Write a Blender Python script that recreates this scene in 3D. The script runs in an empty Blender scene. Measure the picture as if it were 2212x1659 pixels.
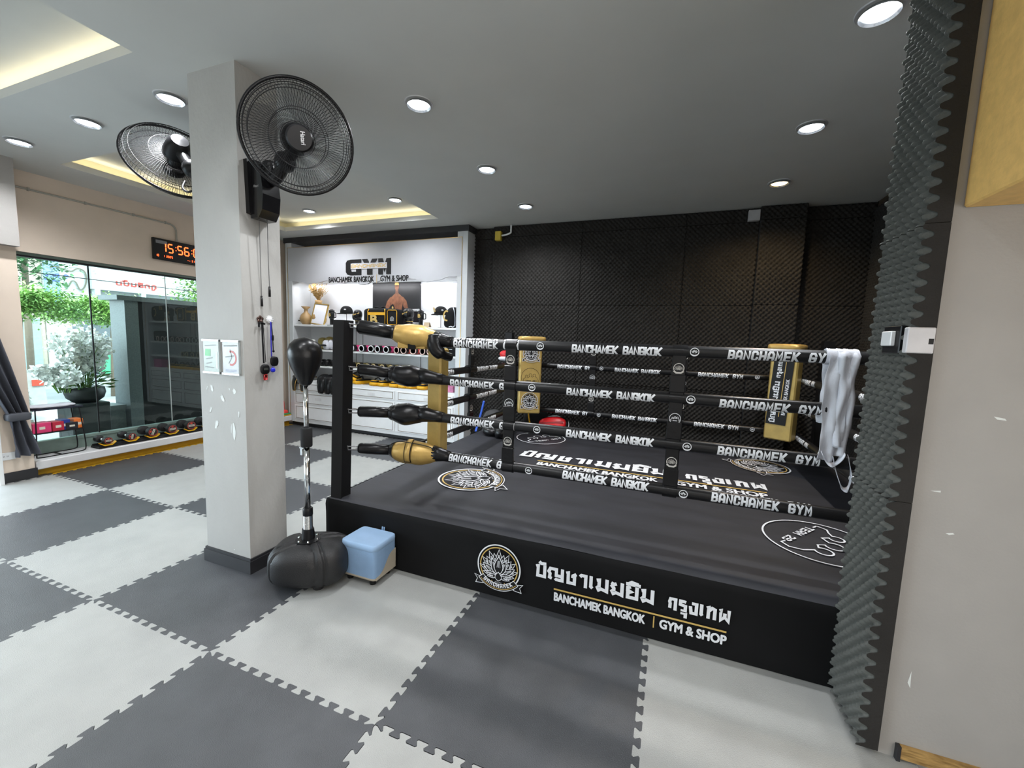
import bpy, bmesh, math, random
import numpy as np
from mathutils import Vector, Matrix, noise
PI = math.pi
random.seed(7)
sc = bpy.context.scene
COL = sc.collection
V = Vector

# ---------------------------------------------------------------- camera
cam_data = bpy.data.cameras.new('camera')
cam = bpy.data.objects.new('camera', cam_data); COL.objects.link(cam)
F_PX, YAW, PITCH, ROLL = 895.6, 0.36429, -0.104543, 0.034332
cam_data.sensor_width = 36.0
cam_data.lens = F_PX / 2212 * 36.0
cam_data.clip_start = 0.05; cam_data.clip_end = 200
_f = V((-math.sin(YAW) * math.cos(PITCH), math.cos(YAW) * math.cos(PITCH), math.sin(PITCH)))
_r = V((math.cos(YAW), math.sin(YAW), 0)); _u = _r.cross(_f)
_r2 = math.cos(ROLL) * _r + math.sin(ROLL) * _u
_u2 = -math.sin(ROLL) * _r + math.cos(ROLL) * _u
cam.matrix_world = Matrix(((_r2.x, _u2.x, -_f.x, 2.0225), (_r2.y, _u2.y, -_f.y, -1.2505),
                           (_r2.z, _u2.z, -_f.z, 1.5752), (0, 0, 0, 1)))
sc.camera = cam

# ---------------------------------------------------------------- world, lights, exposure
world = bpy.data.worlds.new('world'); sc.world = world; world.use_nodes = True
_n = world.node_tree.nodes; _l = world.node_tree.links
_bg = _n['Background']
_sky = _n.new('ShaderNodeTexSky'); _sky.sky_type = 'HOSEK_WILKIE'; _sky.turbidity = 5.0
_sky.sun_direction = V((0.45, -0.5, 0.75)).normalized()
_mix = _n.new('ShaderNodeMix'); _mix.data_type = 'RGBA'
_mix.inputs['Factor'].default_value = 0.55
_l.new(_sky.outputs['Color'], _mix.inputs['A']); _mix.inputs['B'].default_value = (0.80, 0.92, 1.0, 1)
_l.new(_mix.outputs['Result'], _bg.inputs['Color']); _bg.inputs['Strength'].default_value = 14.0

def lamp(name, kind, loc, rot, energy, color=(1, 1, 1), **kw):
    d = bpy.data.lights.new(name, kind); d.energy = energy; d.color = color
    for k, v in kw.items(): setattr(d, k, v)
    o = bpy.data.objects.new(name, d); COL.objects.link(o); o.location = loc; o.rotation_euler = rot
    return o

lamp('sun', 'SUN', (0, 0, 20), (math.radians(38), math.radians(0), math.radians(75)), 3.0, (1.0, 0.97, 0.9), angle=0.05)
# daylight of the open shop front to the left of and behind the camera
lamp('shop_front_daylight', 'AREA', (-5.0, -1.6, 1.5), (0, math.radians(-90), 0), 46, (0.62, 0.88, 1.0),
     shape='RECTANGLE', size=2.4, size_y=3.6)
# unseen fill light behind the camera, added to lift the walls and ceiling
lamp('rear_fill_light', 'AREA', (0.6, -3.9, 1.5), (math.radians(95), 0, 0), 24, (1.0, 0.965, 0.92), shape='RECTANGLE', size=7.0, size_y=2.4)
lamp('side_fill_light', 'AREA', (4.4, -2.3, 1.6), (0, math.radians(90), 0), 62, (1.0, 0.95, 0.90), shape='RECTANGLE', size=2.2, size_y=3.4)  # unseen fill light at right, added to brighten the pillar's right face

vs = sc.view_settings
vs.view_transform = 'Standard'; vs.look = 'None'; vs.exposure = 0.12; vs.gamma = 1.0; vs.use_curve_mapping = False
sc.cycles.max_bounces = 8; sc.cycles.diffuse_bounces = 4; sc.cycles.glossy_bounces = 4
sc.cycles.transparent_max_bounces = 12; sc.cycles.sample_clamp_indirect = 4.0
sc.cycles.caustics_reflective = False; sc.cycles.caustics_refractive = False

# ---------------------------------------------------------------- materials
MATS = {}
def mat(name, color=(0.5, 0.5, 0.5), rough=0.6, metal=0.0, var=0.08, scale=12.0, bump=0.0, bscale=None, emit=None,
        estr=0.0, spec=0.5, coat=0.0, sheen=0.0, alpha=1.0, trans=0.0, color2=None, stretch=None):
    if name in MATS: return MATS[name]
    m = bpy.data.materials.new(name); m.use_nodes = True
    nt = m.node_tree; b = nt.nodes['Principled BSDF']
    b.inputs['Roughness'].default_value = rough; b.inputs['Metallic'].default_value = metal
    b.inputs['Specular IOR Level'].default_value = spec
    b.inputs['Coat Weight'].default_value = coat; b.inputs['Sheen Weight'].default_value = sheen
    b.inputs['Alpha'].default_value = alpha; b.inputs['Transmission Weight'].default_value = trans
    tc = nt.nodes.new('ShaderNodeTexCoord')
    src = tc.outputs['Object']
    if stretch:
        mp = nt.nodes.new('ShaderNodeMapping'); mp.inputs['Scale'].default_value = stretch
        nt.links.new(src, mp.inputs['Vector']); src = mp.outputs['Vector']
    no = nt.nodes.new('ShaderNodeTexNoise'); no.inputs['Scale'].default_value = scale; no.inputs['Detail'].default_value = 5
    nt.links.new(src, no.inputs['Vector'])
    cr = nt.nodes.new('ShaderNodeValToRGB')
    c = V(color); c2 = V(color2) if color2 else c
    lo = c * (1 - var); hi = (c2 * (1 + var))
    cr.color_ramp.elements[0].position = 0.3; cr.color_ramp.elements[1].position = 0.7
    cr.color_ramp.elements[0].color = (*lo, 1); cr.color_ramp.elements[1].color = (*[min(1, x) for x in hi], 1)
    nt.links.new(no.outputs['Fac'], cr.inputs['Fac']); nt.links.new(cr.outputs['Color'], b.inputs['Base Color'])
    if bump:
        bn = nt.nodes.new('ShaderNodeTexNoise'); bn.inputs['Scale'].default_value = bscale or scale * 4; bn.inputs['Detail'].default_value = 4
        nt.links.new(src, bn.inputs['Vector'])
        bp = nt.nodes.new('ShaderNodeBump'); bp.inputs['Strength'].default_value = bump; bp.inputs['Distance'].default_value = 0.01
        nt.links.new(bn.outputs['Fac'], bp.inputs['Height']); nt.links.new(bp.outputs['Normal'], b.inputs['Normal'])
    if emit:
        b.inputs['Emission Color'].default_value = (*emit, 1); b.inputs['Emission Strength'].default_value = estr
    MATS[name] = m
    return m

def glass_mat(name, tint, ior=1.5, gloss=(0.62, 0.66, 0.66)):
    m = bpy.data.materials.new(name); m.use_nodes = True; nt = m.node_tree
    for n in list(nt.nodes):
        if n.type != 'OUTPUT_MATERIAL': nt.nodes.remove(n)
    out = [n for n in nt.nodes if n.type == 'OUTPUT_MATERIAL'][0]
    tr = nt.nodes.new('ShaderNodeBsdfTransparent'); tr.inputs['Color'].default_value = (*tint, 1)
    gl = nt.nodes.new('ShaderNodeBsdfGlossy'); gl.inputs['Roughness'].default_value = 0.0; gl.inputs['Color'].default_value = (*gloss, 1)
    fr = nt.nodes.new('ShaderNodeFresnel'); fr.inputs['IOR'].default_value = ior
    mx = nt.nodes.new('ShaderNodeMixShader')
    nt.links.new(fr.outputs['Fac'], mx.inputs['Fac']); nt.links.new(tr.outputs['BSDF'], mx.inputs[1]); nt.links.new(gl.outputs['BSDF'], mx.inputs[2])
    nt.links.new(mx.outputs['Shader'], out.inputs['Surface'])
    MATS[name] = m
    return m

black = mat('black_paint', (0.008, 0.008, 0.009), 0.5, spec=.3)
black_leather = mat('black_leather', (0.006, 0.006, 0.007), 0.30, spec=.35, bump=0.25, bscale=18, var=0.2)
black_plastic = mat('black_plastic', (0.007, 0.007, 0.008), 0.36, spec=.3)
black_rubber = mat('black_rubber', (0.015, 0.015, 0.016), 0.55, bump=0.15, bscale=300)
black_fabric = mat('black_fabric', (0.008, 0.008, 0.009), 0.85, spec=.25, sheen=0.0, var=0.2)
canvas_m = mat('black_canvas', (0.019, 0.020, 0.026), 0.62, bump=0.35, bscale=3.0, var=0.22, scale=3.0, stretch=(1, 2.6, 1))
skirt_m = mat('black_skirt', (0.0040, 0.0040, 0.0045), 0.8, spec=.22, bump=0.3, bscale=5.0, var=0.25, scale=4)
white_print = mat('white_print', (0.78, 0.80, 0.83), 0.5, var=0.03)
gold_print = mat('gold_print', (0.62, 0.42, 0.12), 0.5, var=0.05)
gold_leather = mat('gold_leather', (0.52, 0.34, 0.10), 0.36, metal=0.35, bump=0.3, bscale=14, var=0.15)
gold_pad_m = mat('gold_pad_vinyl', (0.47, 0.33, 0.10), 0.38, metal=0.3, bump=0.15, bscale=10, var=0.12)
chrome = mat('chrome', (0.75, 0.77, 0.78), 0.12, metal=1.0, var=0.02)
white_paint = mat('white_lacquer', (0.84, 0.85, 0.86), 0.35, var=0.02)
grey_lacquer = mat('pale_grey_lacquer', (0.62, 0.64, 0.66), 0.35, var=0.02)
red_m = mat('red_vinyl', (0.62, 0.01, 0.015), 0.3)
pink_m = mat('pink_vinyl', (0.62, 0.05, 0.20), 0.4)
coral_m = mat('coral_vinyl', (0.75, 0.10, 0.08), 0.4)
yellow_m = mat('yellow_vinyl', (0.80, 0.42, 0.01), 0.35)
white_cloth = mat('white_cloth', (0.66, 0.68, 0.74), 0.85, bump=0.2, bscale=60, var=0.05)
steel = mat('dull_steel', (0.28, 0.28, 0.29), 0.35, metal=0.9)
olive_gold = mat('olive_gold_vinyl', (0.30, 0.24, 0.07), 0.4)

# ---------------------------------------------------------------- mesh builder
ORG = {}
def origin(o):
    while o is not None and o.parent is not None: o = o.parent
    return V(ORG.get(o.name, (0, 0, 0))) if o is not None else V((0, 0, 0))

def tag(o, label=None, cat=None, group=None, kind=None):
    if label: o['label'] = label
    if cat: o['category'] = cat
    if group: o['group'] = group
    if kind: o['kind'] = kind
    return o

def thing(name, loc, label, cat, group=None, rotz=0.0):
    o = bpy.data.objects.new(name, None); COL.objects.link(o); o.location = loc; o.rotation_euler = (0, 0, rotz)
    o.empty_display_size = 0.05
    ORG[o.name] = tuple(loc)
    return tag(o, label, cat, group)

class MB:
    def __init__(s): s.v = []; s.f = []; s.m = []; s.mi = 0; s.T = Matrix.Identity(4)
    def add(s, vs, fs, mi=None):
        b = len(s.v); T = s.T
        s.v.extend([tuple(T @ V(p)) for p in vs])
        s.f.extend([tuple(i + b for i in f) for f in fs]); s.m.extend([s.mi if mi is None else mi] * len(fs))
        return s
    def box(s, c, d, rz=0.0, mi=None, M=None):
        hx, hy, hz = d[0] / 2, d[1] / 2, d[2] / 2
        R = M or Matrix.Rotation(rz, 3, 'Z')
        vs = [V(c) + R @ V((x * hx, y * hy, z * hz)) for x in (-1, 1) for y in (-1, 1) for z in (-1, 1)]
        return s.add(vs, [(0, 1, 3, 2), (4, 6, 7, 5), (0, 4, 5, 1), (2, 3, 7, 6), (0, 2, 6, 4), (1, 5, 7, 3)], mi)
    def bx(s, x0, x1, y0, y1, z0, z1, mi=None):
        return s.box(((x0 + x1) / 2, (y0 + y1) / 2, (z0 + z1) / 2), (x1 - x0, y1 - y0, z1 - z0), mi=mi)
    def bev(s, c, d, b=0.01, rz=0.0, mi=None):
        # box with chamfered vertical and horizontal edges (24 vertices)
        R = Matrix.Rotation(rz, 3, 'Z'); h = V(d) / 2; b = min(b, min(h) * 0.95)
        vs = []; idx = {}
        for sx in (-1, 1):
            for sy in (-1, 1):
                for sz in (-1, 1):
                    for ax in range(3):
                        p = V((sx * h.x, sy * h.y, sz * h.z))
                        for a in range(3):
                            if a != ax: p[a] -= (sx, sy, sz)[a] * b
                        idx[(sx, sy, sz, ax)] = len(vs); vs.append(V(c) + R @ p)
        fs = []
        g = lambda x, y, z, a: idx[(x, y, z, a)]
        for a in range(3):
            for sg in (-1, 1):
                q = []
                for (p, r) in ((-1, -1), (1, -1), (1, 1), (-1, 1)):
                    k = [0, 0, 0]; k[a] = sg; k[(a + 1) % 3] = p; k[(a + 2) % 3] = r; q.append(g(*k, a))
                fs.append(tuple(q if sg > 0 else q[::-1]))
        for a in range(3):
            b1, b2 = (a + 1) % 3, (a + 2) % 3
            for p in (-1, 1):
                for r in (-1, 1):
                    k0 = [0, 0, 0]; k0[a] = -1; k0[b1] = p; k0[b2] = r
                    k1 = [0, 0, 0]; k1[a] = 1; k1[b1] = p; k1[b2] = r
                    q = (g(*k0, b1), g(*k1, b1), g(*k1, b2), g(*k0, b2))
                    fs.append(q if p * r > 0 else q[::-1])
        for sx in (-1, 1):
            for sy in (-1, 1):
                for sz in (-1, 1):
                    q = (g(sx, sy, sz, 0), g(sx, sy, sz, 1), g(sx, sy, sz, 2))
                    fs.append(q if sx * sy * sz > 0 else q[::-1])
        return s.add(vs, fs, mi)
    def tube(s, pts, r, n=10, caps=True, mi=None, closed=False, flat=None):
        pts = [V(p) for p in pts]; N = len(pts)
        rs = r if isinstance(r, (list, tuple)) else [r] * N
        vs = []; fs = []
        up = None
        for i in range(N):
            if closed: t = pts[(i + 1) % N] - pts[i - 1]
            else: t = pts[min(i + 1, N - 1)] - pts[max(i - 1, 0)]
            if t.length < 1e-9: t = V((0, 0, 1))
            t.normalize()
            if up is None:
                up = V((0, 0, 1)) if abs(t.z) < 0.9 else V((1, 0, 0))
            a = (up - t * up.dot(t)); a.normalize(); up = a
            b = t.cross(a)
            fl = flat if flat else 1.0
            for k in range(n):
                an = 2 * PI * k / n
                vs.append(pts[i] + (a * math.cos(an) * fl + b * math.sin(an)) * rs[i])
        M = N if closed else N - 1
        for i in range(M):
            for k in range(n):
                j = (i + 1) % N
                fs.append((i * n + k, i * n + (k + 1) % n, j * n + (k + 1) % n, j * n + k))
        if caps and not closed:
            fs.append(tuple(range(n - 1, -1, -1))); fs.append(tuple((N - 1) * n + k for k in range(n)))
        return s.add(vs, fs, mi)
    def cyl(s, p0, p1, r0, r1=None, n=16, mi=None, caps=True):
        return s.tube([p0, p1], [r0, r0 if r1 is None else r1], n, caps, mi)
    def lathe(s, prof, c=(0, 0, 0), n=24, mi=None, axis=None, sx=1.0, sy=1.0, cap=False):
        # profile of (radius, height) turned about an axis
        if axis is None: R = Matrix.Identity(3)
        else: R = V((0, 0, 1)).rotation_difference(V(axis)).to_matrix()
        vs = []; fs = []
        for (r, h) in prof:
            for k in range(n):
                a = 2 * PI * k / n
                vs.append(V(c) + R @ V((r * math.cos(a) * sx, r * math.sin(a) * sy, h)))
        for i in range(len(prof) - 1):
            for k in range(n):
                fs.append((i * n + k, i * n + (k + 1) % n, (i + 1) * n + (k + 1) % n, (i + 1) * n + k))
        if cap:
            fs.append(tuple(range(n - 1, -1, -1))); fs.append(tuple((len(prof) - 1) * n + k for k in range(n)))
        return s.add(vs, fs, mi)
    def sell(s, c, h, e=0.4, n=20, m=12, rz=0.0, mi=None, M=None, e2=None, fn=None):
        # superellipsoid: small e gives a rounded box, 1 a sphere
        R = M or Matrix.Rotation(rz, 3, 'Z'); e2 = e if e2 is None else e2
        pw = lambda x, p: math.copysign(abs(x) ** p, x)
        vs = []; fs = []
        for i in range(m + 1):
            ph = -PI / 2 + PI * i / m
            for k in range(n):
                th = 2 * PI * k / n
                p = V((pw(math.cos(ph), e2) * pw(math.cos(th), e) * h[0], pw(math.cos(ph), e2) * pw(math.sin(th), e) * h[1], pw(math.sin(ph), e2) * h[2]))
                if fn: p = fn(p)
                vs.append(V(c) + R @ p)
        for i in range(m):
            for k in range(n):
                fs.append((i * n + k, i * n + (k + 1) % n, (i + 1) * n + (k + 1) % n, (i + 1) * n + k))
        return s.add(vs, fs, mi)
    def torus(s, c, R, r, axis=(0, 0, 1), n=28, k=8, mi=None, sx=1.0, sy=1.0):
        Q = V((0, 0, 1)).rotation_difference(V(axis)).to_matrix()
        pts = [V(c) + Q @ V((R * sx * math.cos(2 * PI * i / n), R * sy * math.sin(2 * PI * i / n), 0)) for i in range(n)]
        vs = []; fs = []
        ax = (Q @ V((0, 0, 1)))
        for i in range(n):
            t = (pts[(i + 1) % n] - pts[i - 1]).normalized(); o = t.cross(ax).normalized()
            for j in range(k):
                a = 2 * PI * j / k; vs.append(pts[i] + (o * math.cos(a) + ax * math.sin(a)) * r)
        for i in range(n):
            for j in range(k):
                fs.append((i * k + j, i * k + (j + 1) % k, ((i + 1) % n) * k + (j + 1) % k, ((i + 1) % n) * k + j))
        return s.add(vs, fs, mi)
    def prism(s, poly, z0, z1, mi=None, M=None):
        # poly: 2-D outline extruded along local z; M maps local to world
        M = M or Matrix.Identity(4); n = len(poly)
        vs = [M @ V((x, y, z0)) for x, y in poly] + [M @ V((x, y, z1)) for x, y in poly]
        fs = [tuple(range(n - 1, -1, -1)), tuple(range(n, 2 * n))] + [(i, (i + 1) % n, n + (i + 1) % n, n + i) for i in range(n)]
        return s.add(vs, fs, mi)
    def flat(s, poly, M, z=0.0, mi=None):
        return s.add([M @ V((x, y, z)) for x, y in poly], [tuple(range(len(poly)))], mi)
    def stroke(s, pts, w, M, z=0.0, closed=False, mi=None):
        # flat line of width w through 2-D points, mitred
        P = [V((p[0], p[1])) for p in pts]; n = len(P)
        if n < 2: return s
        vs = []
        for i in range(n):
            if closed: d0 = P[i] - P[i - 1]; d1 = P[(i + 1) % n] - P[i]
            else:
                d0 = P[i] - P[i - 1] if i > 0 else P[1] - P[0]
                d1 = P[i + 1] - P[i] if i < n - 1 else P[i] - P[i - 1]
            if d0.length < 1e-9: d0 = d1
            if d1.length < 1e-9: d1 = d0
            d0 = d0.normalized(); d1 = d1.normalized()
            n0 = V((-d0.y, d0.x)); n1 = V((-d1.y, d1.x)); mm = n0 + n1
            if mm.length < 1e-6: mm = n0
            mm.normalize(); k = min(1.8, 1 / max(0.3, mm.dot(n0)))
            vs.append(P[i] + mm * w / 2 * k); vs.append(P[i] - mm * w / 2 * k)
        fs = []
        for i in range(n if closed else n - 1):
            j = (i + 1) % n; fs.append((2 * i, 2 * i + 1, 2 * j + 1, 2 * j))
        return s.add([M @ V((p.x, p.y, z)) for p in vs], fs, mi)
    def build(s, name, mats, parent=None, smooth=False, sharp=None, solid=None, local=False):
        me = bpy.data.meshes.new(name)
        o_ = V((0, 0, 0)) if (local or parent is None) else origin(parent)
        me.from_pydata([tuple(V(p) - o_) for p in s.v] if o_.length else s.v, [], s.f)
        if not isinstance(mats, (list, tuple)): mats = [mats]
        for m_ in mats: me.materials.append(m_)
        if len(mats) > 1: me.polygons.foreach_set('material_index', s.m)
        if smooth: me.polygons.foreach_set('use_smooth', [True] * len(me.polygons))
        if smooth and sharp: me.set_sharp_from_angle(angle=math.radians(sharp))
        me.update()
        o = bpy.data.objects.new(name, me); COL.objects.link(o)
        if parent is not None: o.parent = parent
        if solid:
            md = o.modifiers.new('solid', 'SOLIDIFY'); md.thickness = solid
        return o

def copy_tree(o, parent=None):
    c = o.copy(); COL.objects.link(c); c.parent = parent
    if o.parent is None: ORG[c.name] = ORG.get(o.name, (0, 0, 0))
    for ch in list(o.children): copy_tree(ch, c)
    return c

def struct(o): o['kind'] = 'structure'; return o

def catmull(P, k=6):
    P = [V(p) for p in P]; out = []
    for i in range(len(P) - 1):
        a = P[max(i - 1, 0)]; b = P[i]; c = P[i + 1]; d = P[min(i + 2, len(P) - 1)]
        for j in range(k):
            t = j / k
            out.append(0.5 * ((2 * b) + (c - a) * t + (2 * a - 5 * b + 4 * c - d) * t * t + (3 * b - a - 3 * c + d) * t ** 3))
    out.append(P[-1]); return out

# ---------------------------------------------------------------- lettering
_o = [(0.2, 1), (0.8, 1), (1, 0.82), (1, 0.18), (0.8, 0), (0.2, 0), (0, 0.18), (0, 0.82), (0.2, 1)]
GL = {
 'a': [[(0, 0), (.5, 1), (1, 0)], [(.2, .33), (.8, .33)]],
 'A': [[(0, 0), (0, .75), (.28, 1), (.72, 1), (1, .75), (1, 0)], [(0, .36), (1, .36)]],
 'B': [[(0, 0), (0, 1), (.78, 1), (.97, .86), (.97, .64), (.8, .52), (1, .4), (1, .14), (.8, 0), (0, 0)], [(0, .52), (.8, .52)]],
 'N': [[(0, 0), (0, 1), (1, 0), (1, 1)]], 'H': [[(0, 0), (0, 1)], [(1, 0), (1, 1)], [(0, .5), (1, .5)]],
 'C': [[(1, .72), (1, .84), (.8, 1), (.2, 1), (0, .82), (0, .18), (.2, 0), (.8, 0), (1, .16), (1, .28)]],
 'M': [[(0, 0), (0, 1), (.5, .4), (1, 1), (1, 0)]], 'E': [[(1, 1), (0, 1), (0, 0), (1, 0)], [(0, .5), (.85, .5)]],
 'K': [[(0, 0), (0, 1)], [(1, 1), (.2, .5), (1, 0)], [(0, .5), (.2, .5)]],
 'G': [[(1, .78), (.8, 1), (.2, 1), (0, .82), (0, .18), (.2, 0), (.8, 0), (1, .18), (1, .48), (.55, .48)]],
 'Y': [[(0, 1), (.5, .48), (1, 1)], [(.5, .5), (.5, 0)]],
 'O': [_o], '0': [_o], 'S': [[(1, .8), (.8, 1), (.2, 1), (0, .8), (0, .62), (1, .38), (1, .2), (.8, 0), (.2, 0), (0, .2)]],
 'T': [[(0, 1), (1, 1)], [(.5, 1), (.5, 0)]], '1': [[(.3, .85), (.6, 1), (.6, 0)]],
 '2': [[(0, .82), (.2, 1), (.8, 1), (1, .82), (1, .58), (0, .18), (0, 0), (1, 0)]],
 '9': [[(1, .5), (0, .5), (0, .85), (.2, 1), (.8, 1), (1, .85), (1, .18), (.8, 0), (0, 0)]],
 '5': [[(1, 1), (0, 1), (0, .55), (.8, .55), (1, .42), (1, .15), (.8, 0), (0, 0)]],
 '6': [[(1, 1), (0, 1), (0, 0), (1, 0), (1, .5), (0, .5)]], '3': [[(0, 1), (1, 1), (1, 0), (0, 0)], [(.2, .5), (1, .5)]],
 ' ': [],
}
def block_text(mb, s, M, h, adv=0.72, wd=0.56, sw=0.17, slant=0.0, z=0.0, mi=None, center=False, dz=0.00012):
    # heavy squared capitals drawn with strokes; returns the width
    L = len(s) * adv * h; x0 = -L / 2 if center else 0.0; w = sw * h
    for i, ch in enumerate(s):
        cx = x0 + i * adv * h
        for kk, pl in enumerate(GL.get(ch, [])):
            P = [(cx + w / 2 + x * (wd * h - w) + slant * y * h, w / 2 + y * (h - w)) for x, y in pl]
            q = []
            for j, p in enumerate(P):
                    p = V(p)
                    if j == 0 and len(P) > 1: p = p - (V(P[1]) - p).normalized() * w * 0.45
                    if j == len(P) - 1 and pl[0] != pl[-1]: p = p + (p - V(P[j - 1])).normalized() * w * 0.45
                    q.append(p)
            P = q
            mb.stroke(P, w, M, z + dz * kk, mi=mi)
    return L

# squared Thai letters: (width, strokes); marks above and below have zero width
TH = {
 'บ': (.88, [[(-.06, .90), (.20, .98), (.16, 0), (1, 0), (1, 1)]]),
 'ญ': (1.28, [[(.24, .02), (.07, .10), (.10, .50), (0, .66), (.12, 1), (.56, 1), (.56, .40), (1, .40)], [(1, 1), (1, 0), (.56, 0), (.48, .10)]]),
 'ช': (.92, [[(-.04, .88), (.18, .95), (.20, 0), (.88, 0), (.88, .66), (.52, .70)], [(.66, .72), (1.06, .96)]]),
 'า': (.70, [[(0, .84), (.24, 1), (.92, 1), (.92, 0)]]),
 'เ': (.40, [[(.18, 1), (.18, .12), (.95, .0)]]),
 'ม': (.95, [[(-.06, .90), (.20, .96), (.20, .34), (.04, .20), (.16, 0), (.40, .14), (.96, 0), (.96, 1)]]),
 'ฆ': (.98, [[(-.06, .98), (.20, .88), (.04, .68), (.20, .52), (.20, .34), (.04, .20), (.16, 0), (.40, .14), (.96, 0), (.96, 1)], [(.16, .86), (.44, .98)]]),
 'ย': (.92, [[(.36, 1), (.06, .92), (.06, .64), (.42, .55), (.08, .42), (.08, 0), (.96, 0), (.96, 1)]]),
 'ก': (.80, [[(.08, 0), (.10, .52), (0, .68), (.14, 1), (.94, 1), (.94, 0)]]),
 'ร': (.78, [[(.96, .96), (.70, 1), (.06, 1), (.06, .62), (.90, .55), (.90, 0), (.44, 0)]]),
 'ง': (.80, [[(0, .70), (.16, 0), (.94, 0), (.94, 1), (.46, 1)]]),
 'ท': (.92, [[(-.06, .92), (.18, 1), (.18, 0)], [(.18, .62), (.62, 1), (.96, .90), (.96, 0)]]),
 'พ': (1.02, [[(-.04, .94), (.12, 1), (.12, 0), (.54, .44), (.96, 0), (.96, 1)], [(.54, .44), (.54, .62)]]),
 'ั': (0, [[(-.62, 1.42), (-.46, 1.26), (-.02, 1.30)]]),
 'ิ': (0, [[(-.86, 1.24), (-.04, 1.24)], [(-.80, 1.26), (-.56, 1.44), (-.06, 1.34)]]),
 'ุ': (0, [[(-.46, -.22), (-.16, -.22), (-.16, -.56)]]),
}
def thai_text(mb, s, M, width, h, sw=.235, z=0.0, mi=0):
    ws = [TH[c][0] for c in s]; gap = .075
    tot = sum(w + (gap if w else 0) for w in ws) - gap
    k = width / tot; w_ = sw * h; x = 0.0
    for ch, w in zip(s, ws):
        for n_, pl in enumerate(TH[ch][1]):
            if w: P = [(x * k + w_ / 2 + px * (w * k - w_), w_ / 2 + py * (h - w_)) for px, py in pl]
            else: P = [((x - gap) * k + px * .9 * k, w_ / 2 + py * (h - w_)) for px, py in pl]
            q = [V(p) for p in P]
            for e, nb in ((0, 1), (-1, -2)):
                d = (q[e] - q[nb])
                if abs(d.x) < 1e-6 or abs(d.y) < 1e-6: q[e] = q[e] + d.normalized() * w_ * .5
            mb.stroke(q, w_, M, z + .00012 * n_, mi=mi)
        x += w + (gap if w else 0)

_TXT = {}
def font_text(s):
    if s in _TXT: return _TXT[s]
    c = bpy.data.curves.new('lettering', 'FONT'); c.body = s; c.size = 1; c.dimensions = '2D'; c.fill_mode = 'FRONT'; c.resolution_u = 3
    o = bpy.data.objects.new('lettering', c); COL.objects.link(o); bpy.context.view_layer.update()
    me = bpy.data.meshes.new_from_object(o.evaluated_get(bpy.context.evaluated_depsgraph_get()))
    vs = [(v.co.x, v.co.y) for v in me.vertices]; fs = [tuple(p.vertices) for p in me.polygons]
    bpy.data.objects.remove(o); bpy.data.meshes.remove(me); bpy.data.curves.remove(c)
    x0 = min(v[0] for v in vs); x1 = max(v[0] for v in vs)
    _TXT[s] = ([(v[0] - x0, v[1]) for v in vs], fs, x1 - x0)
    return _TXT[s]

def type_text(mb, s, M, width=None, h=None, bold=0.0, z=0.0, mi=None, ys=1.0, center=False):
    vs, fs, L = font_text(s)
    k = width / L if width else h / 0.70
    ky = h / 0.70 if (h and width) else k * ys
    ox = -L * k / 2 if center else 0
    offs = [(0, 0)]
    if bold: offs += [(bold * math.cos(a), bold * math.sin(a)) for a in [i * PI / 4 for i in range(8)]]
    for n_, (dx, dy) in enumerate(offs):
        mb.add([M @ V((ox + x * k + dx, y * ky + dy, z + n_ * 0.00012)) for x, y in vs], fs, mi)

def frame(o, xd, yd):
    xd = V(xd).normalized(); yd = V(yd).normalized(); zd = xd.cross(yd)
    return Matrix(((xd.x, yd.x, zd.x, o[0]), (xd.y, yd.y, zd.y, o[1]), (xd.z, yd.z, zd.z, o[2]), (0, 0, 0, 1)))

def arc(cx, cy, r, a0, a1, n=24, sy=1.0):
    return [(cx + r * math.cos(a0 + (a1 - a0) * i / n), cy + r * sy * math.sin(a0 + (a1 - a0) * i / n)) for i in range(n + 1)]

def petal(cx, cy, a, L, W, n=6):
    # closed leaf outline from base point in direction a
    d = V((math.cos(a), math.sin(a))); q = V((-d.y, d.x)); P = []
    for i in range(n + 1):
        t = i / n; P.append(V((cx, cy)) + d * L * t + q * W * math.sin(PI * t ** 0.8) * 0.5)
    for i in range(n - 1, 0, -1):
        t = i / n; P.append(V((cx, cy)) + d * L * t - q * W * math.sin(PI * t ** 0.8) * 0.5)
    return P

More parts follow.
